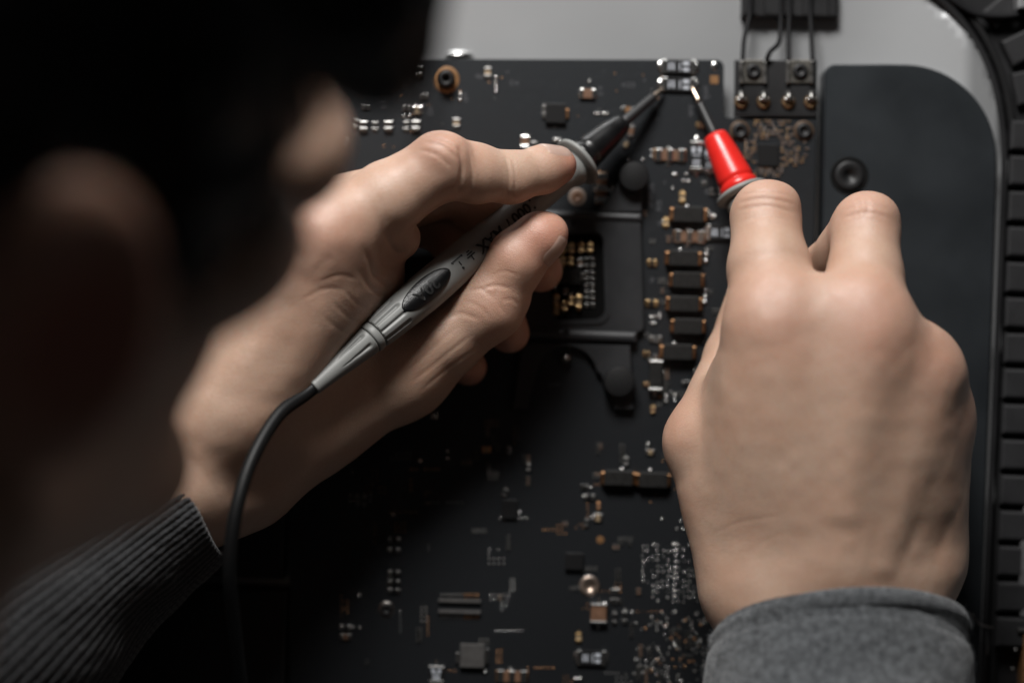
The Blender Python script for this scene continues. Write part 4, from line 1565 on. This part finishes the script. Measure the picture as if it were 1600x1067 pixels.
LH_CR = [
    ([(660, 222), (690, 228), (716, 250)], 0.35, 0.55), ([(672, 214), (700, 222), (722, 240)], 0.30, 0.5), ([(652, 234), (682, 242), (706, 264)], 0.28, 0.5), ([(690, 209), (712, 218), (728, 234)], 0.22, 0.45),
    ([(716, 226), (722, 262), (716, 304)], 0.5, 0.8), ([(730, 232), (738, 268), (734, 306)], 0.25, 0.6),
    ([(790, 243), (796, 278), (790, 314)], 0.20, 0.6), ([(800, 246), (806, 280), (800, 312)], 0.15, 0.5),
    ([(470, 384), (446, 410), (420, 446)], 0.5, 3.0), ([(520, 398), (505, 412), (488, 430)], 0.16, 1.6),
    ([(600, 362), (618, 394), (640, 396)], 0.40, 0.9), ([(588, 378), (600, 410), (622, 420)], 0.34, 0.9), ([(566, 380), (586, 430), (612, 448)], 0.28, 0.8), ([(560, 420), (580, 450), (606, 462)], 0.30, 0.8),
    ([(590, 300), (600, 330), (606, 356)], 0.15, 0.7), ([(535, 450), (560, 476), (590, 490)], 0.13, 0.6), ([(515, 468), (545, 496), (580, 512)], 0.12, 0.6), ([(500, 490), (530, 515), (560, 530)], 0.10, 0.6),
    ([(500, 440), (530, 430), (560, 436)], 0.14, 0.6), ([(470, 470), (505, 452), (540, 452)], 0.12, 0.6),
    ([(730, 455), (752, 452), (776, 470)], 0.24, 0.55), ([(752, 452), (774, 446), (800, 452)], 0.28, 0.55), ([(776, 446), (776, 468), (790, 492)], 0.22, 0.55), ([(782, 470), (800, 468), (812, 478)], 0.18, 0.5), ([(724, 470), (750, 480), (768, 500)], 0.14, 0.55), ([(768, 430), (790, 424), (815, 432)], 0.12, 0.5),
    ([(640, 600), (690, 560), (740, 520)], 0.16, 0.7), ([(655, 612), (700, 575), (750, 540)], 0.14, 0.7), ([(625, 590), (675, 545), (720, 505)], 0.14, 0.7), ([(690, 500), (720, 490), (750, 500)], 0.2, 0.7),
    ([(282, 700), (320, 740), (350, 800)], 0.10, 1.4),
]
LH_RED = [(905, 262, 32, 11, .85), (880, 290, 30, 10, .6), (690, 225, 60, 14, .28), (505, 372, 66, 16, .30), (850, 372, 38, 13, .62), (800, 380, 42, 12, .35), (846, 424, 15, 12, .6), (796, 522, 12, 12, .6), (733, 574, 8, 12, .6), (600, 440, 40, 16, .3), (780, 470, 40, 14, .25)]
lo, hi = LH.bounds()
lo[0] = max(lo[0], -185)
lo[1] = max(lo[1], -130)
VL, FL, redL = finish_hand(LH, lo, hi, LH_CR, LH_RED)

# ---- right hand: back of the hand towards the lens, fingers folded down round the red probe
RH = Hand()
j = {k: Pm(*v) for k, v in dict(
    wrist=(1312, 985, 64), fore=(1320, 1180, 70), fore2=(1330, 1420, 80),
    i_mc=(1245, 870, 64), i_mcp=(1208, 505, 69), i_pip=(1196, 338, 51), i_dip=(1200, 392, 28), i_tip=(1192, 372, 13),
    m_mc=(1300, 865, 67), m_mcp=(1352, 517, 71), m_pip=(1352, 356, 53), m_dip=(1296, 420, 30), m_tip=(1246, 440, 14),
    r_mc=(1355, 870, 63), r_mcp=(1438, 580, 62), r_pip=(1402, 532, 28), r_dip=(1370, 540, 12), r_tip=(1320, 545, 11),
    p_mc=(1405, 880, 57), p_mcp=(1452, 665, 52), p_pip=(1450, 620, 22), p_dip=(1410, 620, 9), p_tip=(1370, 615, 9),
    t_cmc=(1175, 905, 54), t_mcp=(1095, 690, 46), t_ip=(1150, 560, 24), t_tip=(1182, 440, 14)).items()}
RH.palm += [
    (j['fore2'], j['fore'], 24, 22, 10), (j['fore'], j['wrist'], 21, 18, 10),
    (Pm(1232, 985, 61), Pm(1392, 960, 59), 15.5, 14.5, 10),
    (Pm(1205, 930, 58), Pm(1408, 900, 55), 15, 14, 12),
    (j['i_mc'], j['i_mcp'], 13.5, 11.6, 11), (j['m_mc'], j['m_mcp'], 13.5, 11.4, 11), (j['r_mc'], j['r_mcp'], 13, 10.6, 11), (j['p_mc'], j['p_mcp'], 12, 9.2, 10),
    (Pm(1225, 930, 57), j['t_cmc'], 16, 14, 12), (j['t_cmc'], j['t_mcp'], 14, 9.6, 11),
    # flesh between thumb and index
    (Pm(1180, 800, 51), Pm(1180, 600, 54), 14, 12.0, 16), (Pm(1165, 760, 50), Pm(1172, 600, 46), 12, 10, 14),
    # little-finger side
    (Pm(1440, 870, 50), Pm(1452, 720, 46), 11.5, 10.5, 12), (Pm(1420, 850, 46), Pm(1300, 860, 48), 13, 13, 12),
    (Pm(1208, 530, 58), Pm(1352, 540, 60), 10, 10, 12),  (Pm(1352, 550, 58), Pm(1445, 640, 48), 10, 9, 12),
]
RH.fing += [
    (j['i_mcp'], [(j['i_mcp'] - [0, 0, 1.5], 12.3), ((j['i_mcp'] + j['i_pip']) / 2, 12.0), (j['i_pip'], 10.2), (j['i_dip'], 8.4), (j['i_tip'], 6.8)], 9, 3.0),
    (j['m_mcp'], [(j['m_mcp'] - [0, 0, 1.0], 11.6), ((j['m_mcp'] + j['m_pip']) / 2, 11.2), (j['m_pip'], 9.9), (j['m_dip'], 8.4), (j['m_tip'], 7.0)], 9, 3.0),
    (j['r_mcp'], [(j['r_mcp'], 11.0), (j['r_pip'], 9.6), (j['r_dip'], 8.0), (j['r_tip'], 7.0)], 9, 3.0),
    (j['p_mcp'], [(j['p_mcp'], 10.0), (j['p_pip'], 8.2), (j['p_dip'], 6.8), (j['p_tip'], 6.2)], 9, 3.0),
    (j['t_mcp'], [(j['t_mcp'], 11.0), (j['t_ip'], 9.8), (j['t_tip'], 8.0)], 8, 3.0),
]
RH.ell += [
    (Pm(1200, 318, 52), np.array([9.5, 7, 9]), None, 5), (Pm(1356, 336, 54), np.array([9.0, 7, 9]), None, 5),
    (Pm(1212, 495, 71.6), np.array([9.0, 13, 6.5]), None, 9), (Pm(1362, 512, 75.0), np.array([9.0, 14, 6.5]), None, 9),
    (Pm(1446, 572, 67), np.array([8, 10, 6.5]), None, 7), (Pm(1470, 645, 56), np.array([6.5, 12, 6.5]), None, 8),
    (Pm(1295, 660, 67.5), np.array([31, 42, 13.2]), frame((1, 0, 0), (0, 1, 0.13)), 14),
]
# extensor tendons standing up under the skin of the back of the hand
RH.palm += [(Pm(1358, 540, 81), Pm(1318, 800, 78), 2.0, 1.5, 6), (Pm(1446, 600, 71.5), Pm(1372, 880, 74), 2.8, 2.4, 5.5), (Pm(1470, 690, 59), Pm(1420, 850, 66.5), 1.8, 1.4, 8), (Pm(1440, 640, 57), Pm(1430, 760, 56), 11, 11, 12), (Pm(1212, 530, 78), Pm(1252, 800, 75.5), 1.6, 1.2, 7)]
RH_CR = [
    ([(1150, 318), (1195, 310), (1244, 320)], 0.25, 0.55), ([(1148, 330), (1196, 322), (1246, 334)], 0.20, 0.55), ([(1154, 306), (1196, 299), (1240, 308)], 0.20, 0.5), ([(1160, 344), (1198, 338), (1236, 346)], 0.12, 0.6),
    ([(1318, 330), (1352, 318), (1392, 330)], 0.22, 0.55), ([(1314, 342), (1354, 332), (1398, 344)], 0.2, 0.55), ([(1352, 306), (1356, 326), (1350, 344)], 0.2, 0.7), ([(1340, 308), (1342, 322), (1338, 340)], 0.12, 0.6),
    ([(1110, 835), (1160, 815), (1225, 805)], 0.07, 0.6),
    ([(1165, 870), (1195, 845), (1230, 830)], 0.05, 0.7),
]
RH_RED = [(1200, 305, 55, 12, .22), (1356, 322, 58, 12, .25), (1212, 482, 80, 16, .30), (1362, 498, 82, 17, .36), (1452, 570, 72, 14, .34), (1490, 640, 62, 13, .34), (1050, 660, 50, 12, .2)]
lo, hi = RH.bounds()
lo[1] = max(lo[1], -150)
VR, FR, redR = finish_hand(RH, lo, hi, RH_CR, RH_RED)

# ---- head (local mm: x right, y forward, z up; origin between the ear canals)
def head_f(p):
    d = ellip(p, (0, -8, 40), (74, 96, 74))
    d = smin(d, ellip(p, (0, 30, -18), (54, 55, 69)), 20)
    ax = p.copy()
    ax[:, 0] = np.abs(ax[:, 0])
    d = smin(d, rcone(ax, (54, 0, -46), (14, 59, -84), 17, 14), 16)
    d = smin(d, ellip(ax, (0, 63, -86), (18, 14, 12)), 10)
    d = smin(d, ellip(ax, (44, 58, -8), (19, 22, 18)), 14)
    d = smin(d, rcone(ax, (0, 84, 36), (36, 74, 34), 9, 8), 10)
    d = smax(d, -ellip(ax, (31, 100, 14), (15, 14, 11)), 10)
    d = smin(d, ellip(ax, (31, 76, 14), (12, 12, 12)), 2)
    d = smin(d, rcone(ax, (0, 90, 24), (0, 113, -14), 8.0, 11.0), 8)
    d = smin(d, ellip(ax, (9, 105, -17), (8, 10, 9)), 9)
    d = smin(d, rcone(ax, (0, 106, -18), (0, 84, -46), 9, 10), 12)
    d = smax(d, -ellip(ax, (7, 108, -27), (3.6, 5, 4)), 2)
    d = smin(d, ellip(ax, (0, 77, -42), (20, 8, 5)), 5)
    d = smin(d, ellip(ax, (0, 75, -53), (18, 8, 6)), 5)
    d = smin(d, rcone(ax, (0, -22, -40), (0, -50, -150), 57, 66), 22)
    d = smin(d, rcone(ax, (0, -70, -150), (80, -80, -185), 58, 50), 30)
    q = ax - np.array([75, 10, 4], np.float32)
    M = frame((1, -0.35, 0.0), (0.28, 1, -0.18))
    e = ellip(q, (4, -6, 2), (6.5, 19, 31), M)
    e = smax(e, -ellip(q, (12, -4, 4), (8, 11, 19), M), 3)
    d = smin(d, e, 4)
    return d


def hair_f(p):
    ax = p.copy()
    ax[:, 0] = np.abs(ax[:, 0])
    n = 3.0 * vnoise(p * np.array([1, .35, .35], np.float32), 0.10, 11) + 1.5 * vnoise(p * np.array([1, .5, .3], np.float32), 0.28, 12)
    d = ellip(p, (0, -18, 48), (80, 103, 80))
    # fringe falling over the forehead and temples
    d = smin(d, rcone(ax, (20, 58, 100), (34, 74, 86), 20, 13), 12)
    d = smin(d, rcone(ax, (58, 34, 72), (66, 46, 34), 19, 12), 14)
    d = smin(d, rcone(ax, (66, 42, 50), (66, 50, 14), 13, 8), 10)
    d = smin(d, rcone(ax, (70, 34, 40), (73, 34, 6), 10, 5), 10)
    d = smin(d, rcone(ax, (54, 62, 88), (58, 84, 56), 17, 12), 10)
    d = smin(d, rcone(p, np.array([60, 62, 80]), np.array([66, 76, 52]), 20, 12), 10)
    d = smin(d, rcone(p, np.array([62, 66, 62]), np.array([54, 82, 34]), 14, 9), 10)
    d = smin(d, rcone(p, np.array([64, 70, 62]), np.array([60, 90, 34]), 13, 8), 10)
    d = smin(d, ellip(p, (0, -62, -14), (62, 40, 46)), 16)
    # leave the face, ears and neck free
    d = smax(d, -ellip(ax, (0, 98, -28), (58, 66, 92)), 8)
    d = smax(d, -ellip(ax, (94, 4, -14), (36, 36, 42)), 8)
    return d + n


Fv = np.array([0.77, 0.25, -0.59])
Rv = np.array([0.629, -0.469, 0.622])
HM = frame(Rv, Fv)                     # rows: right, forward, up
NOSE = Pm(530, 208, 178)
HS = 1.0
HC = NOSE - HM.T @ np.array([0, 123, -16.0]) * HS
V, F, g = sdf_mesh(lambda p: head_f(p), (-150, -150, -205), (150, 135, 130), 2.2)
VH = V @ HM * HS + HC
redH = np.zeros(len(VH))
earp = np.array([80, 8, 6])
redH = np.maximum(redH, 1.0 * np.exp(-((V - earp) ** 2).sum(1) / 26 ** 2))  # ear reddened in colour, for light glowing through it
redH = np.maximum(redH, 0.3 * np.exp(-((V - np.array([0, 116, -16])) ** 2).sum(1) / 14 ** 2))
nL, nR = len(VL), len(VR)
body = np_mesh('body', np.concatenate([VL, VR, VH]) * 1e-3, np.concatenate([FL, FR + nL, F + nL + nR]), M_SKIN, person, {'red': np.concatenate([redL, redR, redH])})

M_HAIR = mat('hair_black', (0.006, 0.005, 0.005), 0.42, spec=0.35, bump=(700, 0.5, 0.001))
V, F, g = sdf_mesh(hair_f, (-115, -150, -80), (115, 135, 150), 2.2)
# combed ridges
V = V + g * (1.1 * np.sin(V[:, 0] * 1.3 + 3 * vnoise(V, 0.05, 4)))[:, None]
hair = np_mesh('hair', (V @ HM * HS + HC) * 1e-3, F, M_HAIR, person)
# loose locks
mb = MB()
Vs = V[RNG.choice(len(V), 420, replace=False)]
for q in Vs:
    n = q - np.array([0, -14, 40])
    n = n / np.linalg.norm(n)
    t = np.array([0.1 * RNG.normal(), 0.75, -0.55]) + 0.25 * RNG.normal(size=3)
    t -= n * (t @ n)
    t /= np.linalg.norm(t) + 1e-9
    Ln = RNG.uniform(16, 34)
    pts = [q - n * 2, q + n * 1.6 + t * Ln * .35, q + n * 1.4 + t * Ln * .7, q - n * 1.5 + t * Ln]
    if pts[-1][1] > 90 or (abs(q[0]) < 42 and q[1] > 62):
        continue
    pw = [Vector(HM.T @ x * HS + HC) * 1e-3 for x in pts]
    mb.tube(pw, [0.0008, 0.0011, 0.0008, 0.0001], 5, caps=False)
tag(mb.build('hair_locks', M_HAIR, hair, True), kind='stuff')


def nail(f, c, along, nrm, ln, wd, free=0.8):
    """Nail plate laid on the finger: a curved patch pushed on to the skin surface (mm)."""
    A, Nn = np.array(along, float), np.array(nrm, float)
    A /= np.linalg.norm(A)
    Nn -= A * (A @ Nn)
    Nn /= np.linalg.norm(Nn)
    B = np.cross(Nn, A)
    nu, nv = 20, 18
    U_, W_ = np.meshgrid(np.linspace(-1, 1, nu + 1), np.linspace(-1, 1, nv + 1), indexing='ij')
    u, w = U_.ravel(), W_.ravel()
    wide = np.where(u < 0, np.sqrt(np.maximum(0.02, 1 - (np.abs(u) ** 3.2) * 0.75)), 1 - 0.12 * u ** 2)
    X = np.array(c) + np.outer(u * ln / 2 * (1 - 0.10 * w * w * (u > 0)), A) + np.outer(w * wide * wd / 2, B) + Nn * 2.0
    tipm = np.clip((u - 0.62) / 0.38, 0, 1)
    for _ in range(8):
        d = f(X.astype(np.float32))
        g, n = sdf_grad(f, X)
        dirn = g * 0.5 + Nn * 0.5
        dirn /= np.linalg.norm(dirn, axis=1, keepdims=True)
        X = X - dirn * np.clip(d, -2, 2)[:, None] * 0.8
    edge = np.clip((np.abs(w) - 0.86) / 0.14, 0, 1) + np.clip((np.abs(u) - 0.86) / 0.14, 0, 1)
    X = X + Nn * (0.16 - 0.36 * np.clip(edge, 0, 1) + 0.12 * (1 - w * w))[:, None] + np.outer(tipm * free, A)
    bot = X - Nn * 0.4
    vs = [tuple(x * 1e-3) for x in np.concatenate([X, bot])]
    fs = []
    n1 = nv + 1
    off = (nu + 1) * n1
    for i in range(nu):
        for k in range(nv):
            a = i * n1 + k
            fs.append((a, a + n1, a + n1 + 1, a + 1))
            fs.append((off + a, off + a + 1, off + a + n1 + 1, off + a + n1))
        for k in (0, nv):
            a = i * n1 + k
            fs.append((a, a + n1, off + a + n1, off + a))
    for k in range(nv):
        for i in (0, nu):
            a = i * n1 + k
            fs.append((a, a + 1, off + a + 1, off + a))
    return MB().add(vs, fs).build('fingernail', M_NAIL, person, True)


d = Pm(880, 252, 32.5) - Pm(800, 277, 41)
nail(LH, Pm(868, 250, 34.0), d, (-0.05, 0.85, 0.50), 10.0, 9.5, 0.1)
d = Pm(866, 360, 34) - Pm(800, 420, 32)
nail(LH, Pm(850, 376, 33), d, (0.72, -0.62, 0.30), 10.5, 10.0, 0.0)

# ------------------------------------------------------------------ sweater
def knit_material(name, base, dark, scale):
    m = bpy.data.materials.new(name)
    m.use_nodes = True
    nt = m.node_tree
    N, Lk = nt.nodes, nt.links
    b = N['Principled BSDF']
    tc = N.new('ShaderNodeTexCoord')
    mp = N.new('ShaderNodeMapping')
    Lk.new(tc.outputs['Object'], mp.inputs['Vector'])
    n = N.new('ShaderNodeTexNoise')
    n.inputs['Scale'].default_value = scale
    n.inputs['Detail'].default_value = 6
    n.inputs['Roughness'].default_value = 0.75
    Lk.new(mp.outputs[0], n.inputs['Vector'])
    mr = N.new('ShaderNodeMapRange')
    mr.inputs[1].default_value = 0.36
    mr.inputs[2].default_value = 0.66
    Lk.new(n.outputs['Fac'], mr.inputs[0])
    mx = N.new('ShaderNodeMix')
    mx.data_type = 'RGBA'
    mx.inputs[6].default_value = dark
    mx.inputs[7].default_value = base
    Lk.new(mr.outputs[0], mx.inputs[0])
    Lk.new(mx.outputs[2], b.inputs['Base Color'])
    b.inputs['Roughness'].default_value = 0.95
    b.inputs['Specular IOR Level'].default_value = 0.15
    b.inputs['Sheen Weight'].default_value = 0.35
    b.inputs['Sheen Roughness'].default_value = 0.5
    n2 = N.new('ShaderNodeTexNoise')
    n2.inputs['Scale'].default_value = 2600
    n2.inputs['Detail'].default_value = 4
    Lk.new(tc.outputs['Object'], n2.inputs['Vector'])
    bp = N.new('ShaderNodeBump')
    bp.inputs['Strength'].default_value = 0.9
    bp.inputs['Distance'].default_value = 0.0006
    Lk.new(n2.outputs['Fac'], bp.inputs['Height'])
    Lk.new(bp.outputs[0], b.inputs['Normal'])
    return m


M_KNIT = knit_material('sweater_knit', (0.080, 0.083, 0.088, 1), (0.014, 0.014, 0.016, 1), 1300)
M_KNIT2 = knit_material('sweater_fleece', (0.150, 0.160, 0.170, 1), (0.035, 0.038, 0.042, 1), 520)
sweater = None


def sleeve(axis_pts, radii, nrib, rib_amp, name, m, hem, parent, na=420, ribs_to=1e9):
    """Tube of cloth. axis_pts mm; radii (a: in picture, b: in height) per point; hem(ang) shifts the edge along the axis."""
    A = spline(axis_pts, 22)
    Ra = spline([(r[0], r[1]) for r in radii], 22)
    A = np.array(A)
    Ra = np.array(Ra)
    s = np.concatenate([[0], np.cumsum(np.linalg.norm(np.diff(A, axis=0), axis=1))])
    th = np.linspace(0, 2 * np.pi, na, endpoint=False)
    rows = []
    zup = np.array([0, 0, 1.0])
    n = len(A)
    T0 = A[1] - A[0]
    T0 /= np.linalg.norm(T0)

    def ring(i, off, shift):
        T = A[min(i + 1, n - 1)] - A[max(i - 1, 0)]
        T /= np.linalg.norm(T)
        S = np.cross(zup, T)
        S /= np.linalg.norm(S)
        Z = np.cross(T, S)
        rib = rib_amp * (np.abs(np.sin(th * nrib / 2 + 0.03 * np.sin(s[i] * .3))) ** 0.7) if nrib else 0
        fade = 1.0 if s[i] < ribs_to else max(0.15, 1 - (s[i] - ribs_to) / 6)
        wob = 0.5 * np.sin(th * 3 + s[i] * 0.09) + 0.35 * np.sin(th * 5 - s[i] * 0.17 + 1)
        stitch = 0.16 * np.sin(s[i] * 3.1 + 2.2 * np.sin(th * (nrib or 110))) + 0.30 * vnoise(np.stack([th * 9, np.full_like(th, s[i] * 0.35), np.zeros_like(th)], 1), 1.0, 8)
        rib = rib + stitch
        ra = Ra[i, 0] + off + (rib * fade) + wob * min(1, s[i] / 20)
        rb_ = Ra[i, 1] + off + (rib * fade) + wob * min(1, s[i] / 20)
        return A[i] + np.outer(np.cos(th) * ra, S) + np.outer(np.sin(th) * rb_, Z) + np.outer(shift, T0)
    sh = np.array([hem(a) for a in th])
    for off, i in ((-2.6, 8), (-2.5, 2)):
        rows.append(ring(i, off, sh))
    rows.append(ring(0, -2.2, sh - 0.2))
    rows.append(ring(0, -1.3, sh - 1.1))
    rows.append(ring(0, -0.4, sh - 0.8))
    for i in range(0, n):
        fall = max(0.0, 1 - s[i] / 60.0)
        rows.append(ring(i, 0.0, sh * fall))
    V = np.concatenate(rows)
    F = []
    idx = np.arange(na)
    nx = (idx + 1) % na
    for k in range(len(rows) - 1):
        F.append(np.stack([k * na + idx, k * na + nx, (k + 1) * na + nx, (k + 1) * na + idx], 1))
    return np_mesh(name, V * 1e-3, np.concatenate(F), m, parent)


sl_pts = [Pm(296, 784, 38), Pm(235, 830, 40), Pm(160, 888, 44), Pm(85, 950, 48), Pm(-20, 1040, 54), Pm(-220, 1190, 64), Pm(-700, 1500, 100)]
sl_rad = [(20.5, 28), (22, 30), (24, 32), (30, 38), (36, 42), (42, 46), (52, 52)]
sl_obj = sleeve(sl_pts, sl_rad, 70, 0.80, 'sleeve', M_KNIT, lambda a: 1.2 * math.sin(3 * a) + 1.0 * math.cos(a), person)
sr_pts = [Pm(1312, 985, 63), Pm(1312, 994, 63.2), Pm(1312, 1004, 63.4), Pm(1311, 1016, 64), Pm(1310, 1040, 65), Pm(1308, 1110, 69), Pm(1306, 1200, 75), Pm(1300, 1500, 92), Pm(1200, 2300, 150)]
sr_rad = [(38.2, 26.6), (38.6, 27.2), (38.0, 26.2), (38.0, 26.4), (39.5, 28.4), (40.5, 30), (43, 33), (48, 40), (55, 52)]
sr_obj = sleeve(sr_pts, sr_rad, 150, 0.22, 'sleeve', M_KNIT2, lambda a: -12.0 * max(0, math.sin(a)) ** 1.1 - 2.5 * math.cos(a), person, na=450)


# torso of the sweater, out of the picture below and to the left
def torso_f(p):
    sh = HM.T @ np.array([0, -70, -170.0]) + HC
    le = Pm(-700, 1500, 100)
    re = Pm(1200, 2300, 150)
    c = sh + np.array([-30, -60, -40.0])
    d = ellip(p, c + np.array([0, -60, -20.0]), (190, 130, 150))
    d = smin(d, rcone(p, c + np.array([-130, 20, 10.0]), le, 72, 54), 30)
    d = smin(d, rcone(p, c + np.array([130, -60, 10.0]), re, 72, 56), 30)
    return d


V, F, g = sdf_mesh(torso_f, (-560, -600, -130), (330, 60, 420), 12.0)
np_mesh('sweater_torso', V * 1e-3, F, M_KNIT2, person)


def fuzz(ob, n, ln, m, zmin, seed):
    """Short stray fibres standing out of the cloth."""
    rg = np.random.default_rng(seed)
    me = ob.data
    co = np.empty(len(me.vertices) * 3, np.float32)
    no = np.empty(len(me.vertices) * 3, np.float32)
    me.vertices.foreach_get('co', co)
    me.vertices.foreach_get('normal', no)
    co, no = co.reshape(-1, 3), no.reshape(-1, 3)
    ok = np.flatnonzero((co[:, 2] > zmin) & (co[:, 1] > -0.135) & (no[:, 2] > -0.2))
    idx = rg.choice(ok, min(n, len(ok)), replace=False)
    mb = MB()
    for i in idx:
        q, nn = co[i].astype(float), no[i].astype(float)
        t = nn * 0.8 + rg.normal(size=3) * 0.7
        t /= np.linalg.norm(t)
        c = rg.normal(size=3) * 0.5
        L_ = ln * rg.uniform(0.5, 1.5)
        p0, p1, p2 = q - nn * 0.0003, q + t * L_ * .5, q + t * L_ * .9 + c * L_ * .35
        mb.tube([Vector(p0), Vector(p1), Vector(p2)], [0.000035, 0.00003, 0.000012], 3, caps=False)
    return tag(mb.build('stray_fibres', m, ob, True), kind='stuff')


fuzz(sl_obj, 3500, 0.0011, M_KNIT, 0.02, 3)
fuzz(sr_obj, 5000, 0.0012, M_KNIT2, 0.05, 4)
